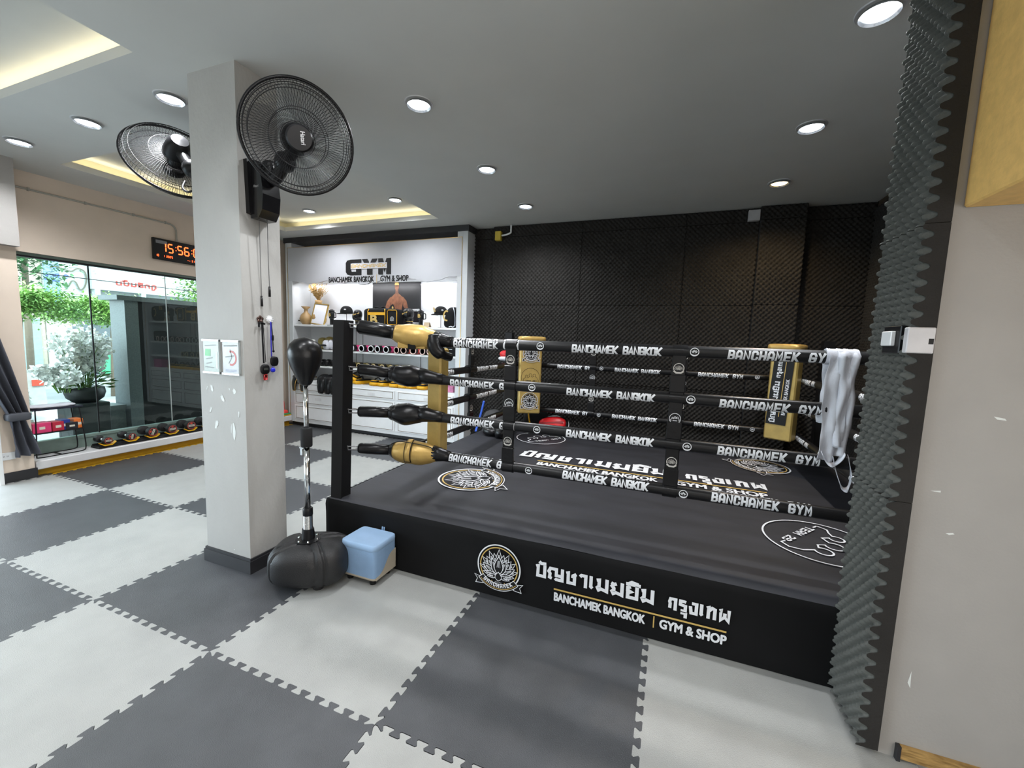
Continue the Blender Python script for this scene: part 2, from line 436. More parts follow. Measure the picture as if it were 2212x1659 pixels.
def lotus_emblem(mb, M, r, white=0, gold=1, blk=2, disc=True, detail=True, z=0.0006):
    dz = z
    if disc: mb.flat(arc(0, 0, r, 0, 2 * PI, 40)[:-1], M, 0.0, blk)
    mb.stroke(arc(0, 0, r * 0.97, math.radians(-42), math.radians(222), 44), r * 0.055, M, dz, mi=white)
    mb.stroke(arc(0, 0, r * 0.85, math.radians(-40), math.radians(220), 44), r * 0.045, M, dz, mi=gold)
    lw = r * (0.026 if detail else 0.04)
    b0y = -.40 * r
    zz = [1.3]
    def leaf(a, L, W, hatch=True):
        d = V((math.sin(math.radians(a)), math.cos(math.radians(a)))); q = V((-d.y, d.x)); c = V((0, b0y)) + d * .06 * r
        P = petal(c.x, c.y, math.radians(90 - a), L * r, W * r, 7)
        zz[0] += .35
        mb.flat(P, M, dz * zz[0], blk); mb.stroke(P, lw, M, dz * (zz[0] + .2), closed=True, mi=white)
        if detail and hatch:
            for t in (-0.22, 0, 0.22):
                mb.stroke([c + d * L * r * .40 + q * t * W * r * .8, c + d * L * r * .78 + q * t * W * r * .35], lw * .7, M, dz * (zz[0] + .25), mi=white)
    for a, L, W in ((0, 1.12, .34), (-24, 1.06, .32), (24, 1.06, .32), (-47, .98, .30), (47, .98, .30), (-68, .88, .26), (68, .88, .26),
                    (-13, .94, .34), (13, .94, .34), (-36, .90, .34), (36, .90, .34), (-58, .80, .30), (58, .80, .30), (-84, .66, .22), (84, .66, .22),
                    (-24, .74, .34), (24, .74, .34), (-100, .46, .18), (100, .46, .18), (0, .80, .40)):
        leaf(a, L, W)
    P = petal(0, -.62 * r, PI / 2, .40 * r, .30 * r); mb.flat(P, M, dz * (zz[0] + .4), blk); mb.stroke(P, lw, M, dz * (zz[0] + .6), closed=True, mi=white)
    # ribbon
    a0, a1 = math.radians(222), math.radians(318)
    outer = arc(0, 0.18 * r, 1.22 * r, a0, a1, 16); inner = arc(0, 0.18 * r, 0.94 * r, a1, a0, 16)
    rib = outer + inner
    mb.add([M @ V((x, y, dz * 9.4)) for x, y in rib], [(i, i + 1, 33 - i - 1, 33 - i) for i in range(16)], blk)
    mb.stroke(rib, lw, M, dz * 9.9, closed=True, mi=white)
    mb.stroke(arc(0, 0.18 * r, 1.15 * r, a0 + .05, a1 - .05, 16), lw, M, dz * 9.9, mi=gold)
    for sg in (-1, 1):
        tail = [(sg * .78 * r, -.62 * r), (sg * 1.12 * r, -.55 * r), (sg * .98 * r, -.72 * r), (sg * 1.06 * r, -.92 * r), (sg * .70 * r, -.88 * r)]
        mb.flat(tail if sg > 0 else tail[::-1], M, dz * 3.0, blk); mb.stroke(tail, lw, M, dz * 3.3, closed=True, mi=white)
    word = 'BANCHAMEK'
    hh = 0.19 * r
    for i, ch in enumerate(word):
        a = math.radians(230 + 80 * (i + .5) / 9)
        M2 = M @ Matrix.Translation((1.10 * r * math.cos(a), .18 * r + 1.10 * r * math.sin(a), 0)) @ Matrix.Rotation(a + PI / 2, 4, 'Z')
        block_text(mb, ch, M2, hh, 0.72, 0.64, 0.2, z=dz * 10.3, mi=white, center=True)
    if detail:
        for a, rr in ((236, .80), (246, .72), (294, .72), (304, .80)):
            mb.flat(arc(rr * r * math.cos(math.radians(a)), rr * r * math.sin(math.radians(a)), .022 * r, 0, 2 * PI, 5)[:-1], M, dz * 9.6, gold)
        type_text(mb, 'SINCE 2012', M @ Matrix.Translation((0, -.70 * r, 0)), width=.30 * r, z=dz * 9.6, mi=white, center=True)

def team_emblem(mb, M, r, mi=0, lw=0.03, z=0.0006, word=True):
    w = lw * r
    mb.stroke(arc(0, 0, r, 0, 2 * PI, 56)[:-1], w, M, z, closed=True, mi=mi)
    def head(cx, cy, q, open_=True):
        return arc(cx, cy, q, math.radians(-55), math.radians(235), 14)
    hs = [(-.42, .12, .13), (0, .24, .16), (.42, .22, .15)]
    line = [(-.78, -.38), (-.76, -.18), (-.62, -.10)]
    for i, (cx, cy, q) in enumerate(hs):
        line += head(cx, cy, q)[::-1]
        if i < 2: line += [((cx + hs[i + 1][0]) / 2, cy - q - .05)]
    line += [(.70, -.02), (.80, -.22), (.72, -.40), (.60, -.38)]
    mb.stroke([(x * r, y * r) for x, y in line], w, M, z * 1.5, mi=mi)
    mb.stroke([(-.78 * r, -.38 * r), (-.62 * r, -.38 * r)], w, M, z * 1.5, mi=mi)
    if word: block_text(mb, 'TEAM 29', M @ Matrix.Translation((.02 * r, -.48 * r, 0)), .17 * r, 0.95, 0.8, 0.2, z=z * 1.5, mi=mi, center=True)

# ================================================================ SETTING
H = 3.13
wall_paint = mat('grey_wallpaper', (0.40, 0.385, 0.365), 0.7, var=0.03, scale=6, bump=0.12, bscale=90)
pillar_paint = mat('pillar_wallpaper', (0.46, 0.455, 0.435), 0.62, var=0.025, scale=8, bump=0.22, bscale=55, stretch=(1, 1, 0.6))
tan_paint = mat('taupe_wall_paint', (0.78, 0.66, 0.55), 0.8, var=0.04, scale=4)
ceil_paint = mat('grey_ceiling_paint', (0.66, 0.665, 0.64), 0.85, var=0.02, scale=3)
cove_paint = mat('cream_cove_paint', (0.72, 0.68, 0.50), 0.8, var=0.02)
white_wall = mat('white_sill_paint', (0.70, 0.70, 0.71), 0.4, var=0.02)
light_mat = mat('light_grey_foam_mat', (0.36, 0.365, 0.35), 0.42, var=0.05, scale=7, bump=0.28, bscale=260)
dark_mat = mat('dark_grey_foam_mat', (0.055, 0.058, 0.064), 0.40, var=0.12, scale=7, bump=0.28, bscale=260)
mat_seam = mat('mat_side', (0.05, 0.05, 0.05), 0.8)
charcoal = mat('charcoal_trim', (0.022, 0.022, 0.025), 0.5)
yellow_kick = mat('mustard_kick_paint', (0.50, 0.29, 0.01), 0.6)
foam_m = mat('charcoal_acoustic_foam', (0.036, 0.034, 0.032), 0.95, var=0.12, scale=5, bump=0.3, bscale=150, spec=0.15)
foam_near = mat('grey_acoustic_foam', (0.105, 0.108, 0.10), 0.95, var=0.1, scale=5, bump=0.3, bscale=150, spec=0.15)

fl = MB().bx(-5.4, 5.0, -4.0, 4.6, -0.12, -0.021).build('floor', mat('cement_subfloor', (0.2, 0.2, 0.19), 0.8)); struct(fl)

# interlocking foam mats: one outline that tiles in both directions
def tooth_edge(nt=12, a=0.0150):
    P = [(0, 0), (.012, 0)]; m = 0.02; st = (1 - 2 * m) / nt
    for i in range(nt):
        c = m + (i + .5) * st
        P += [(c - .25 * st, -a), (c - .18 * st, -.62 * a), (c - .33 * st, .6 * a), (c - .27 * st, a),
              (c + .27 * st, a), (c + .33 * st, .6 * a), (c + .18 * st, -.62 * a), (c + .25 * st, -a)]
    P += [(.988, 0), (1, 0)]; return P
_e = tooth_edge()
def mat_mesh(name, m):
    P = [(x, y) for x, y in _e[:-1]] + [(1 - y, x) for x, y in _e[:-1]] + [(x, 1 + y) for x, y in reversed(_e)][:-1] + [(-y, x) for x, y in reversed(_e)][:-1]
    g = 0.0012
    bm = bmesh.new()
    c = V((.5, .5))
    top = [bm.verts.new((x, y, 0)) for x, y in P]
    f = bm.faces.new(top)
    r = bmesh.ops.inset_individual(bm, faces=[f], thickness=0.0016, use_even_offset=True)
    for v in top: v.co.z = -0.0022
    bot = [bm.verts.new((v.co.x, v.co.y, -0.02)) for v in top]
    n = len(top)
    for i in range(n):
        bm.faces.new((top[i], bot[i], bot[(i + 1) % n], top[(i + 1) % n]))
    big = max(bm.faces, key=lambda q: len(q.verts))
    if big.normal.z < 0: big.normal_flip()
    bmesh.ops.triangulate(bm, faces=[q for q in bm.faces if len(q.verts) > 4])
    bmesh.ops.recalc_face_normals(bm, faces=bm.faces)
    me = bpy.data.meshes.new(name); bm.to_mesh(me); bm.free(); me.materials.append(m); return me
ml, md_ = mat_mesh('light_mat', light_mat), mat_mesh('dark_mat', dark_mat)
for i in range(-4, 3):
    for j in range(-2, 4):
        if i >= 0 and j >= 2: continue
        o = bpy.data.objects.new('foam_mat', ml if (i + j) % 2 == 0 else md_); COL.objects.link(o); o.parent = fl
        o.location = (i + random.uniform(-.002, .002), j + random.uniform(-.002, .002), random.uniform(0, .0008))
for (i, j) in ((-5, 0), (-5, -1), (-5, -2), (3, -1), (3, -2)):
    o = bpy.data.objects.new('foam_mat', ml if (i + j) % 2 == 0 else md_); COL.objects.link(o); o.parent = fl; o.location = (i, j, -0.0005)

# ---- walls
def wall(name, boxes, m):
    mb = MB()
    for b in boxes: mb.bx(*b)
    return struct(mb.build(name, m))
wall('wall_back', [(-4.6, 4.1, 4.42, 4.56, -0.1, 3.6), (-.70, -.39, 4.25, 4.42, 0, H), (-.39, 2.83, 4.19, 4.42, 0, H), (2.83, 3.26, 4.12, 4.42, 0, H), (3.26, 3.9, 4.26, 4.42, 0, H)], charcoal)
wall('wall_right', [(3.9, 4.05, 0.98, 4.6, -0.1, H + .4)], mat('brown_foam_side', (0.05, 0.035, 0.022), 0.95, var=0.2))
wr = wall('wall_front_right', [(2.885, 4.6, 0.68, 0.955, -0.1, H + .1)], wall_paint)
wall('wall_near', [(4.5, 4.62, -4, .68, -0.1, H + .1), (-4.2, 4.6, -4.1, -4.0, -0.1, H + .1)], wall_paint)
ww = wall('wall_window', [(-4.46, -4.30, .80, 4.42, 2.315, H + .35), (-4.46, -4.03, .655, .885, -0.1, H), (-4.46, -4.3, 3.42, 4.42, -.1, 2.315)], tan_paint)
struct(MB().bx(-4.30, -4.27, 3.42, 3.995, .16, H).build('trim_panel', mat('pale_green_panel', (0.62, 0.68, 0.65), 0.35)))
wall('wall_soffit', [(-4.46, -3.93, -4.0, .88, 2.315, H)], wall_paint)
struct(MB().bx(-4.10, -3.98, .625, .655, -.02, 2.31).build('trim_jamb', white_paint))
struct(MB().bx(-4.03, -4.018, .655, .90, 0, .10).bx(-4.02, -4.018, .655, .885, .10, .101).build('baseboard_left', charcoal))
# bench under the window
struct(MB().bev(((-4.02 - 4.40) / 2, 2.445, .118), (.38, 3.10, .09), .008).build('trim_sill', white_wall))
struct(MB().bx(-4.30, -4.10, .885, 4.0, -.02, .075).bx(-4.30, -3.99, .885, 4.0, -.021, -.004).build('trim_kick', yellow_kick))

# window: frame, glass panes, joints
green_frame = mat('green_grey_window_frame', (0.20, 0.27, 0.24), 0.35)
glass = glass_mat('window_glass', (0.86, 0.93, 0.91), 1.52)
wn = MB().bx(-4.42, -4.34, .885, 3.42, 2.285, 2.315).bx(-4.42, -4.335, .885, 3.42, .163, .30).bx(-4.335, -4.325, .885, 3.42, .275, .30).bx(-4.42, -4.34, .885, .90, .30, 2.285).bx(-4.42, -4.34, 3.40, 3.42, .30, 2.285).build('window_1', green_frame)
struct(wn)
MB().bx(-4.40, -4.33, .885, 3.42, 2.268, 2.286).build('gasket', black, wn)
for a, b in ((.90, 1.568), (1.576, 2.355), (2.363, 3.40)):
    MB().bx(-4.381, -4.380, a, b, .30, 2.27).build('pane', glass, wn)
MB().bx(-4.386, -4.374, 1.566, 1.578, .30, 2.27).build('joint', black, wn)
MB().bx(-4.384, -4.376, 2.355, 2.363, .30, 2.27).build('joint', mat('silicone', (0.4, 0.43, 0.42), 0.5), wn)

# pillar
pl = struct(MB().bx(-.865, -.45, .555, .83, 0, H).build('wall_pillar', pillar_paint))
bb = MB()
for z0, z1, e in ((0, .085, .016), (.085, .10, .010)):
    bb.bx(-.865 - e, -.45 + e, .555 - e, .83 + e, z0, z1)
struct(bb.build('baseboard_pillar', charcoal))
# torn wallpaper scuffs on the pillar face
paper = mat('torn_paper_white', (0.80, 0.84, 0.82), 0.7)
sc_mb = MB(); Mp = frame((0, .5535, 0), (1, 0, 0), (0, 0, 1))
for (cx, cz, w, h, ang) in ((-.80, 1.20, .010, .03, .3), (-.755, 1.20, .024, .05, -.3), (-.59, 1.205, .008, .02, 0), (-.545, 1.195, .036, .036, .4),
                            (-.655, 1.14, .026, .055, -.5), (-.775, 1.055, .016, .05, .4), (-.51, 1.05, .014, .045, .1), (-.725, .965, .032, .075, .25),
                            (-.585, .95, .010, .07, .1), (-.56, .935, .028, .12, .0), (-.60, .03 + .1, .008, .006, 0)):
    rnd = random.Random(int(abs(cx) * 1000 + cz * 77)); P = []
    for k in range(11):
        a = 2 * PI * k / 11; rr = rnd.uniform(.65, 1.1)
        x = math.cos(a) * w / 2 * rr * (1.0 + .3 * math.sin(a)); y = math.sin(a) * h / 2 * rr
        P.append((cx + x * math.cos(ang) + y * math.sin(ang), cz + y * math.cos(ang) - x * math.sin(ang)))
    sc_mb.flat(P, Mp)
sc_mb.build('scuff', paper, pl)['kind'] = 'stuff'

# ---- ceiling with two lighting coves
R1 = (-3.67, -.95, -2.3, .325); R2 = (-3.67, -.95, 1.10, 3.64)
cb = MB()
xs = [-5.4, -3.67, -.95, 5.0]; ys = [-4.1, -2.3, .325, 1.10, 3.64, 4.56]
for i in range(3):
    for j in range(5):
        if i == 1 and j in (1, 3): continue
        cb.bx(xs[i], xs[i + 1], ys[j], ys[j + 1], H, H + .06)
struct(cb.build('ceiling', ceil_paint))
cv = MB(); ce = MB()
for (x0, x1, y0, y1) in (R1, R2):
    g = .16
    ce.bx(x0 - g - .05, x1 + g + .05, y0 - g - .05, y1 + g + .05, 3.30, 3.38)
    for (a, b, c, d) in ((x0 - g - .05, x0 - g, y0 - g - .05, y1 + g + .05), (x1 + g, x1 + g + .05, y0 - g - .05, y1 + g + .05), (x0 - g, x1 + g, y0 - g - .05, y0 - g), (x0 - g, x1 + g, y1 + g, y1 + g + .05)):
        cv.bx(a, b, c, d, H + .06, 3.30)
struct(cv.build('trim_cove', cove_paint)); struct(ce.build('ceiling_cove', ceil_paint))
# warm strips hidden in the coves
for (x0, x1, y0, y1) in (R1, R2):
    for (lx, ly, sx, sy) in (((x0 + x1) / 2, y0 - .08, 2.6, .05), ((x0 + x1) / 2, y1 + .08, 2.6, .05), (x0 - .08, (y0 + y1) / 2, .05, 2.4), (x1 + .08, (y0 + y1) / 2, .05, 2.4)):
        lamp('cove_strip', 'AREA', (lx, ly, H + .075), (PI, 0, 0), 2.2, (1.0, 0.88, 0.60), shape='RECTANGLE', size=sx, size_y=sy)

# acoustic foam panels
def foam_panel(o, ud, vd, w, h, nrm, parent, m, p=0.055, amp=0.028, base=0.014, q=6, side=True):
    nu = max(2, int(round(w / p * q))); nv = max(2, int(round(h / p * q)))
    u = np.linspace(0.001, w - .001, nu + 1); v = np.linspace(0.001, h - .001, nv + 1)
    U, W = np.meshgrid(u, v, indexing='ij')
    c = np.cos(2 * PI * U / p) * np.cos(2 * PI * W / p)
    hgt = base + amp * (0.5 + 0.5 * np.sin(c * PI / 2))
    hgt *= 1 + 0.05 * np.sin(U * 3.1 + W * 1.7)
    O = np.array(o); ud = np.array(ud, float); vd = np.array(vd, float); nd = np.array(nrm, float)
    pts = O + U[..., None] * ud + W[..., None] * vd + hgt[..., None] * nd
    N = pts.shape[0] * pts.shape[1]
    idx = np.arange(N).reshape(pts.shape[:2])
    fs = np.stack([idx[:-1, :-1], idx[1:, :-1], idx[1:, 1:], idx[:-1, 1:]], -1).reshape(-1, 4)
    if np.dot(np.cross(ud, vd), nd) < 0: fs = fs[:, ::-1]
    vs = pts.reshape(-1, 3)
    rim = np.concatenate([idx[:, 0], idx[-1, 1:], idx[-2::-1, -1], idx[0, -2:0:-1]])
    back = vs[rim] - (hgt.reshape(-1)[rim])[:, None] * nd
    vs = np.concatenate([vs, back]); k = len(rim); bi = np.arange(k) + N
    sd = np.stack([rim, bi, np.roll(bi, -1), np.roll(rim, -1)], -1)
    fs = np.concatenate([fs, sd])
    me = bpy.data.meshes.new('foam_panel')
    me.vertices.add(len(vs)); me.vertices.foreach_set('co', vs.astype(np.float32).ravel())
    me.loops.add(len(fs) * 4); me.loops.foreach_set('vertex_index', fs.astype(np.int32).ravel())
    me.polygons.add(len(fs)); me.polygons.foreach_set('loop_start', np.arange(0, len(fs) * 4, 4, dtype=np.int32))
    sm = np.ones(len(fs), dtype=bool); sm[-k:] = False
    me.polygons.foreach_set('use_smooth', sm)
    me.materials.append(m)
    if m is foam_near:  # same foam, but the cut sides have their shade put into the colour
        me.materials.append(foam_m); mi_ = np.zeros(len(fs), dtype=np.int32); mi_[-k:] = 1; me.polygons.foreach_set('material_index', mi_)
    me.update(); me.validate()
    ob = bpy.data.objects.new('foam_panel', me); COL.objects.link(ob); ob.parent = parent
    return ob
wb = bpy.data.objects['wall_back']
for (x0, x1, yf) in ((-.70, -.39, 4.25), (-.39, .85, 4.19), (.85, 2.08, 4.19), (2.08, 2.83, 4.19), (2.83, 3.26, 4.12), (3.26, 3.9, 4.26)):
    for (z0, z1) in ((.05, 1.06), (1.06, 2.06), (2.06, 2.98), (2.98, H - .01)):
        foam_panel((x0, yf, z0), (1, 0, 0), (0, 0, 1), x1 - x0, z1 - z0, (0, -1, 0), wb, foam_m, q=5)
for (z0, z1) in ((.02, 1.03), (1.03, 2.03), (2.03, H - .005)):
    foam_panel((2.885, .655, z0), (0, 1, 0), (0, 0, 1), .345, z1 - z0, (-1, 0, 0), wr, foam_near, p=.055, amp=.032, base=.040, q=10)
# right side wall of the ring room, foam too
wrt = bpy.data.objects['wall_right']
foam_panel((3.9, 1.0, .05), (0, 1, 0), (0, 0, 1), 3.2, 3.0, (-1, 0, 0), wrt, foam_m, q=4)

# gold clad box above the near right wall, wood strip on the floor under it
struct(MB().bev((3.72, .16, 2.605), (1.60, 1.04, 1.05), .006).build('trim_bulkhead', mat('gold_laminate', (0.93, 0.58, 0.19), 0.5, metal=0.0, var=0.08, scale=30, bump=0.1, bscale=120)))
struct(MB().bx(2.955, 4.5, .662, .679, .012, .062).build('baseboard_right', mat('raw_plywood_edge', (0.32, 0.18, 0.05), 0.7, var=0.35, scale=18, color2=(0.42, 0.26, 0.09), stretch=(1, 1, 6))))
MB().bx(2.945, 2.957, .66, .68, .0, .062).build('edge', charcoal, bpy.data.objects['baseboard_right'])
mk = MB(); Mw = frame((0, .679, 0), (1, 0, 0), (0, 0, 1))
for P in ([(3.08, 1.37), (3.11, 1.365), (3.115, 1.358), (3.09, 1.36)], [(3.0, .93), (3.02, .935), (3.025, .93), (3.01, .925)], [(2.955, .32), (2.962, .37), (2.965, .30)], [(2.94, 1.08), (2.97, 1.085), (2.97, 1.078)]):
    mk.flat(P, Mw)
mk.build('scuff', paper, wr)['kind'] = 'stuff'

# ---- recessed downlights
bulb_w = mat('lamp_white', (1, 1, 1), 0.5, emit=(0.92, 0.95, 1.0), estr=11.0)
bulb_y = mat('lamp_warm', (1, 1, 1), 0.5, emit=(1.0, 0.72, 0.36), estr=5.0)
refl = mat('downlight_reflector', (0.75, 0.80, 0.85), 0.2, metal=0.8)
trimm = mat('downlight_trim', (0.65, 0.66, 0.68), 0.4)
def downlight(x, y, z, label, warm=False, power=17, seen=True, grp='recessed ceiling downlights'):
    t = thing('downlight', (x, y, z), label, 'light', None)
    MB().lathe([(.078, .0), (.092, -.006), (.094, -.003), (.094, .0)], (x, y, z), 28).build('trim_ring', trimm, t, True)
    MB().lathe([(.078, -.001), (.066, .018), (.045, .024)], (x, y, z - .02), 24).build('reflector', refl, t, True)
    MB().lathe([(0.0001, .0), (.064, .0), (.066, .004)], (x, y, z - .012), 24).build('bulb', bulb_y if warm else bulb_w, t)
    lamp('downlight_beam', 'SPOT', (x, y, z - .03), (0, 0, 0), power * 5.0, (1.0, 0.72, 0.4) if warm else (0.95, 0.97, 1.0), spot_size=math.radians(150), spot_blend=0.8, shadow_soft_size=.05)
for k, (x, y, lab) in enumerate(((.33, 1.26, 'white round downlight right of the pillar, nearest of its row'), (.33, 2.355, 'white round downlight in the middle of the row leading to the shop cabinet'),
                   (.33, 3.43, 'small white round downlight nearest the black foam wall, right of the cabinet'))):
    downlight(x, y, H, lab)
downlight(2.80, 1.255, H, 'large white downlight at the top right beside the foam strip')
downlight(2.82, 2.335, H, 'white downlight above the right side of the ring')
downlight(2.85, 3.41, H, 'warm yellow downlight near the back right corner', warm=True, power=12)
downlight(-1.26, .69, H, 'white downlight left of the pillar top, nearest the pillar')
downlight(-2.27, .70, H, 'white downlight halfway between the pillar and the left wall')
downlight(-3.32, .71, H, 'white downlight at the far left near the window wall')
downlight(-1.37, 3.285, 3.30, 'white downlight inside the cove, right one above the cabinet')
downlight(-2.88, 3.36, 3.30, 'white downlight inside the cove, left one above the cabinet')
for (x, y) in ((.33, .1), (.33, -1.0), (2.0, -1.4), (-1.3, -2.9)):
    lamp('rear_downlight', 'SPOT', (x, y, H - .03), (0, 0, 0), 60, (0.95, 0.97, 1.0), spot_size=math.radians(150), spot_blend=0.8, shadow_soft_size=.05)

# ================================================================ THE RING
RX0, RX1, RY0, RY1, RZ = -.235, 3.72, .985, 4.02, .41
ring = thing('boxing_ring', (1.74, 2.5, 0), 'black canvas covered boxing ring platform filling the right side of the gym', 'boxing ring')
def sag(x, y):
    return .0035 * noise.noise(V((x * .9, y * 4.2, 1.3))) + .002 * noise.noise(V((x * 3, y * 7, 4)))
mb = MB(); nx, ny = 150, 110; vs = []; fs = []
for i in range(nx + 1):
    for j in range(ny + 1):
        x = RX0 + .006 + (RX1 - RX0 - .012) * i / nx; y = RY0 + .006 + (RY1 - RY0 - .012) * j / ny
        e = min(x - RX0, RX1 - x, y - RY0, RY1 - y)
        z = RZ + sag(x, y) - .022 * max(0, 1 - e / .03) ** 2
        vs.append((x, y, z))
for i in range(nx):
    for j in range(ny):
        a = i * (ny + 1) + j; fs.append((a, a + ny + 1, a + ny + 2, a + 1))
mb.add(vs, fs); canvas = mb.build('canvas', canvas_m, ring, True)
sk = MB(); n = 120; vs = []; fs = []; rows = [.004, .06, .14, .22, .30, .36, .385, .398]
per = [(RX0, RY1), (RX0, RY0), (RX1, RY0)]
pts = [(RX0, RY1 + (RY0 - RY1) * i / n, -1, 0) for i in range(n)] + [(RX0 + (RX1 - RX0) * i / n, RY0, 0, -1) for i in range(n + 1)]
for k, (x, y, nx_, ny_) in enumerate(pts):
    for z in rows:
        o_ = .004 * noise.noise(V((x * 2.2, y * 2.2, z * 5))) * (1 - z / .42) + (.005 if z < .385 else (.003 if z < .392 else -.004)) + .004 * math.exp(-((z - .355) / .015) ** 2)
        vs.append((x + nx_ * (o_ + .002), y + ny_ * (o_ + .002), z))
L = len(rows)
for k in range(len(pts) - 1):
    for j in range(L - 1): fs.append((k * L + j, (k + 1) * L + j, (k + 1) * L + j + 1, k * L + j + 1))
sk.add(vs, fs); sk.build('skirt', skirt_m, ring, True)
MB().bx(RX0 + .02, RX1 - .01, RY0 + .02, RY1 - .01, 0.002, RZ - .03).build('platform', black, ring)

# printing on the skirt
EM = [white_print, gold_print, black]
yf = RY0 - .0195
fr = MB()
lotus_emblem(fr, frame((1.132, yf, .205), (1, 0, 0), (0, 0, 1)), .142, disc=False, z=.0004)
fr.build('lotus_emblem', EM, ring)
Mf = frame((1.362, yf, .205), (1, 0, 0), (0, 0, 1))
def skirt_print(name, fn):
    q = MB(); fn(q); q.build(name, EM, ring)
skirt_print('thai_lettering', lambda q: thai_text(q, 'บัญชาเมฆยิม', Mf, .665, .079))
skirt_print('thai_lettering', lambda q: thai_text(q, 'กรุงเทพ', Mf @ Matrix.Translation((.732, -.002, 0)), .295, .068))
skirt_print('skirt_lettering', lambda q: type_text(q, 'BANCHAMEK BANGKOK', Mf @ Matrix.Translation((.123, -.118, 0)), width=.50, h=.048, bold=.0026))
skirt_print('skirt_lettering', lambda q: type_text(q, 'GYM & SHOP', Mf @ Matrix.Translation((.700, -.118, 0)), width=.315, h=.048, bold=.0026))
skirt_print('gold_line', lambda q: q.bx(1.48, 2.375, yf - .0002, yf + .0004, .150, .159, mi=1))
skirt_print('gold_bar', lambda q: q.bx(2.028, 2.034, yf - .0002, yf + .0004, .078, .143, mi=1))

# printing on the canvas
zc = RZ + .0075
def canvas_print(name, fn, mats=EM):
    q = MB(); fn(q); q.build(name, mats, ring)
def towards(cx, cy):
    d = V((1.74 - cx, 2.6 - cy, 0)).normalized()
    return frame((cx, cy, zc), V((-d.y, d.x, 0)), -d)
canvas_print('lotus_emblem', lambda q: lotus_emblem(q, towards(.53, 1.77), .27, disc=True, z=.0003))
canvas_print('lotus_emblem', lambda q: lotus_emblem(q, towards(2.93, 3.41), .25, disc=True, z=.0003))
canvas_print('team_emblem', lambda q: team_emblem(q, towards(2.95, 1.70), .305, lw=.035, z=.0003))
canvas_print('team_emblem', lambda q: team_emblem(q, towards(.62, 3.47), .29, lw=.035, z=.0003))
Mk = frame((.63, 2.66, zc), (1, 0, 0), (0, 1, 0))
canvas_print('thai_lettering', lambda q: thai_text(q, 'บัญชาเมฆยิม', Mk @ Matrix.Translation((0, -.03, 0)), 1.44, .19))
canvas_print('thai_lettering', lambda q: thai_text(q, 'กรุงเทพ', Mk @ Matrix.Translation((1.58, -.04, 0)), .64, .155))
canvas_print('canvas_lettering', lambda q: type_text(q, 'BANCHAMEK BANGKOK', Mk @ Matrix.Translation((.27, -.245, 0)), width=1.08, h=.095, bold=.005))
canvas_print('canvas_lettering', lambda q: type_text(q, 'GYM & SHOP', Mk @ Matrix.Translation((1.50, -.245, 0)), width=.68, h=.095, bold=.005))
canvas_print('gold_line', lambda q: q.bx(.87, 2.82, 2.535, 2.553, zc, zc + .0006, mi=1))
canvas_print('gold_bar', lambda q: q.bx(2.045, 2.055, 2.405, 2.515, zc, zc + .0006, mi=1))

# corner posts, slightly pulled in by the ropes
def post(x, y, lean, top=1.675):
    q = MB(); w = .047
    vs = []
    for z in (RZ - .02, top):
        t = (z - RZ) * lean
        for dx, dy in ((-w, -w), (w, -w), (w, w), (-w, w)): vs.append((x + dx + t, y + dy, z))
    q.add(vs, [(0, 1, 5, 4), (1, 2, 6, 5), (2, 3, 7, 6), (3, 0, 4, 7), (4, 5, 6, 7), (3, 2, 1, 0)])
    q.build('corner_post', black, ring)
post(-.165, 1.05, .030); post(3.60, 1.10, -.02); post(.02, 3.86, .0); post(3.50, 3.86, 0)

# ---- ropes
LV = [1.557, 1.290, 1.020, .742]           # rope heights
LVN = ['top', 'second', 'third', 'lowest']
RR = .034
XL, XR, YF, YB = .235, 3.22, 1.30, 3.66
rope_m = mat('black_rope_sleeve', (0.007, 0.007, 0.008), 0.36, spec=.4, var=0.15)

def rope_text(mb, text, p0, dirv, outv, r, h, adv, ang0=0.0, mi=0, slant=0.06, wd=.60, sw=.20):
    # lettering wrapped round the rope: x runs along dirv, the letters face outv
    q = MB(); block_text(q, text, Matrix.Identity(4), h, adv, wd, sw, slant)
    bm = bmesh.new(); vv = [bm.verts.new(p) for p in q.v]
    for f in q.f:
        try: bm.faces.new([vv[i] for i in f])
        except ValueError: pass
    k = 7
    for i in range(1, k):
        g = bm.verts[:] + bm.edges[:] + bm.faces[:]
        bmesh.ops.bisect_plane(bm, geom=g, plane_co=(0, h * i / k, 0), plane_no=(0, 1, 0), dist=1e-6)
    bm.verts.ensure_lookup_table(); bm.verts.index_update()
    d = V(dirv).normalized(); o = V(outv).normalized(); up = V((0, 0, 1)); up = (up - d * up.dot(d)).normalized()
    vs = []
    for v in bm.verts:
        a = (v.co.y - h / 2) / r + ang0
        vs.append(V(p0) + d * v.co.x + (o * math.cos(a) + up * math.sin(a)) * (r + .0012 + v.co.z))
    fs = [tuple(x.index for x in f.verts) for f in bm.faces]
    mb.add(vs, fs, mi); bm.free()

def badge(mb, c, dirv, outv, r, kind=0, mi=0):
    d = V(dirv).normalized(); o = V(outv).normalized(); u = V((0, 0, 1))
    M = frame(V(c) + o * (RR + .0015), d, u)
    mb.flat(arc(0, 0, r, 0, 2 * PI, 18)[:-1], M, 0, 0)
    mb.flat(arc(0, 0, r * .82, 0, 2 * PI, 18)[:-1], M, .0004, 1)
    if kind == 0:
        for a in (60, 90, 120, 30, 150): mb.flat(petal(0, -.25 * r, math.radians(a), .8 * r, .28 * r, 4), M, .0008, 0)
        mb.stroke([(-.7 * r, -.6 * r), (0, -.8 * r), (.7 * r, -.6 * r)], .25 * r, M, .0008, mi=0)

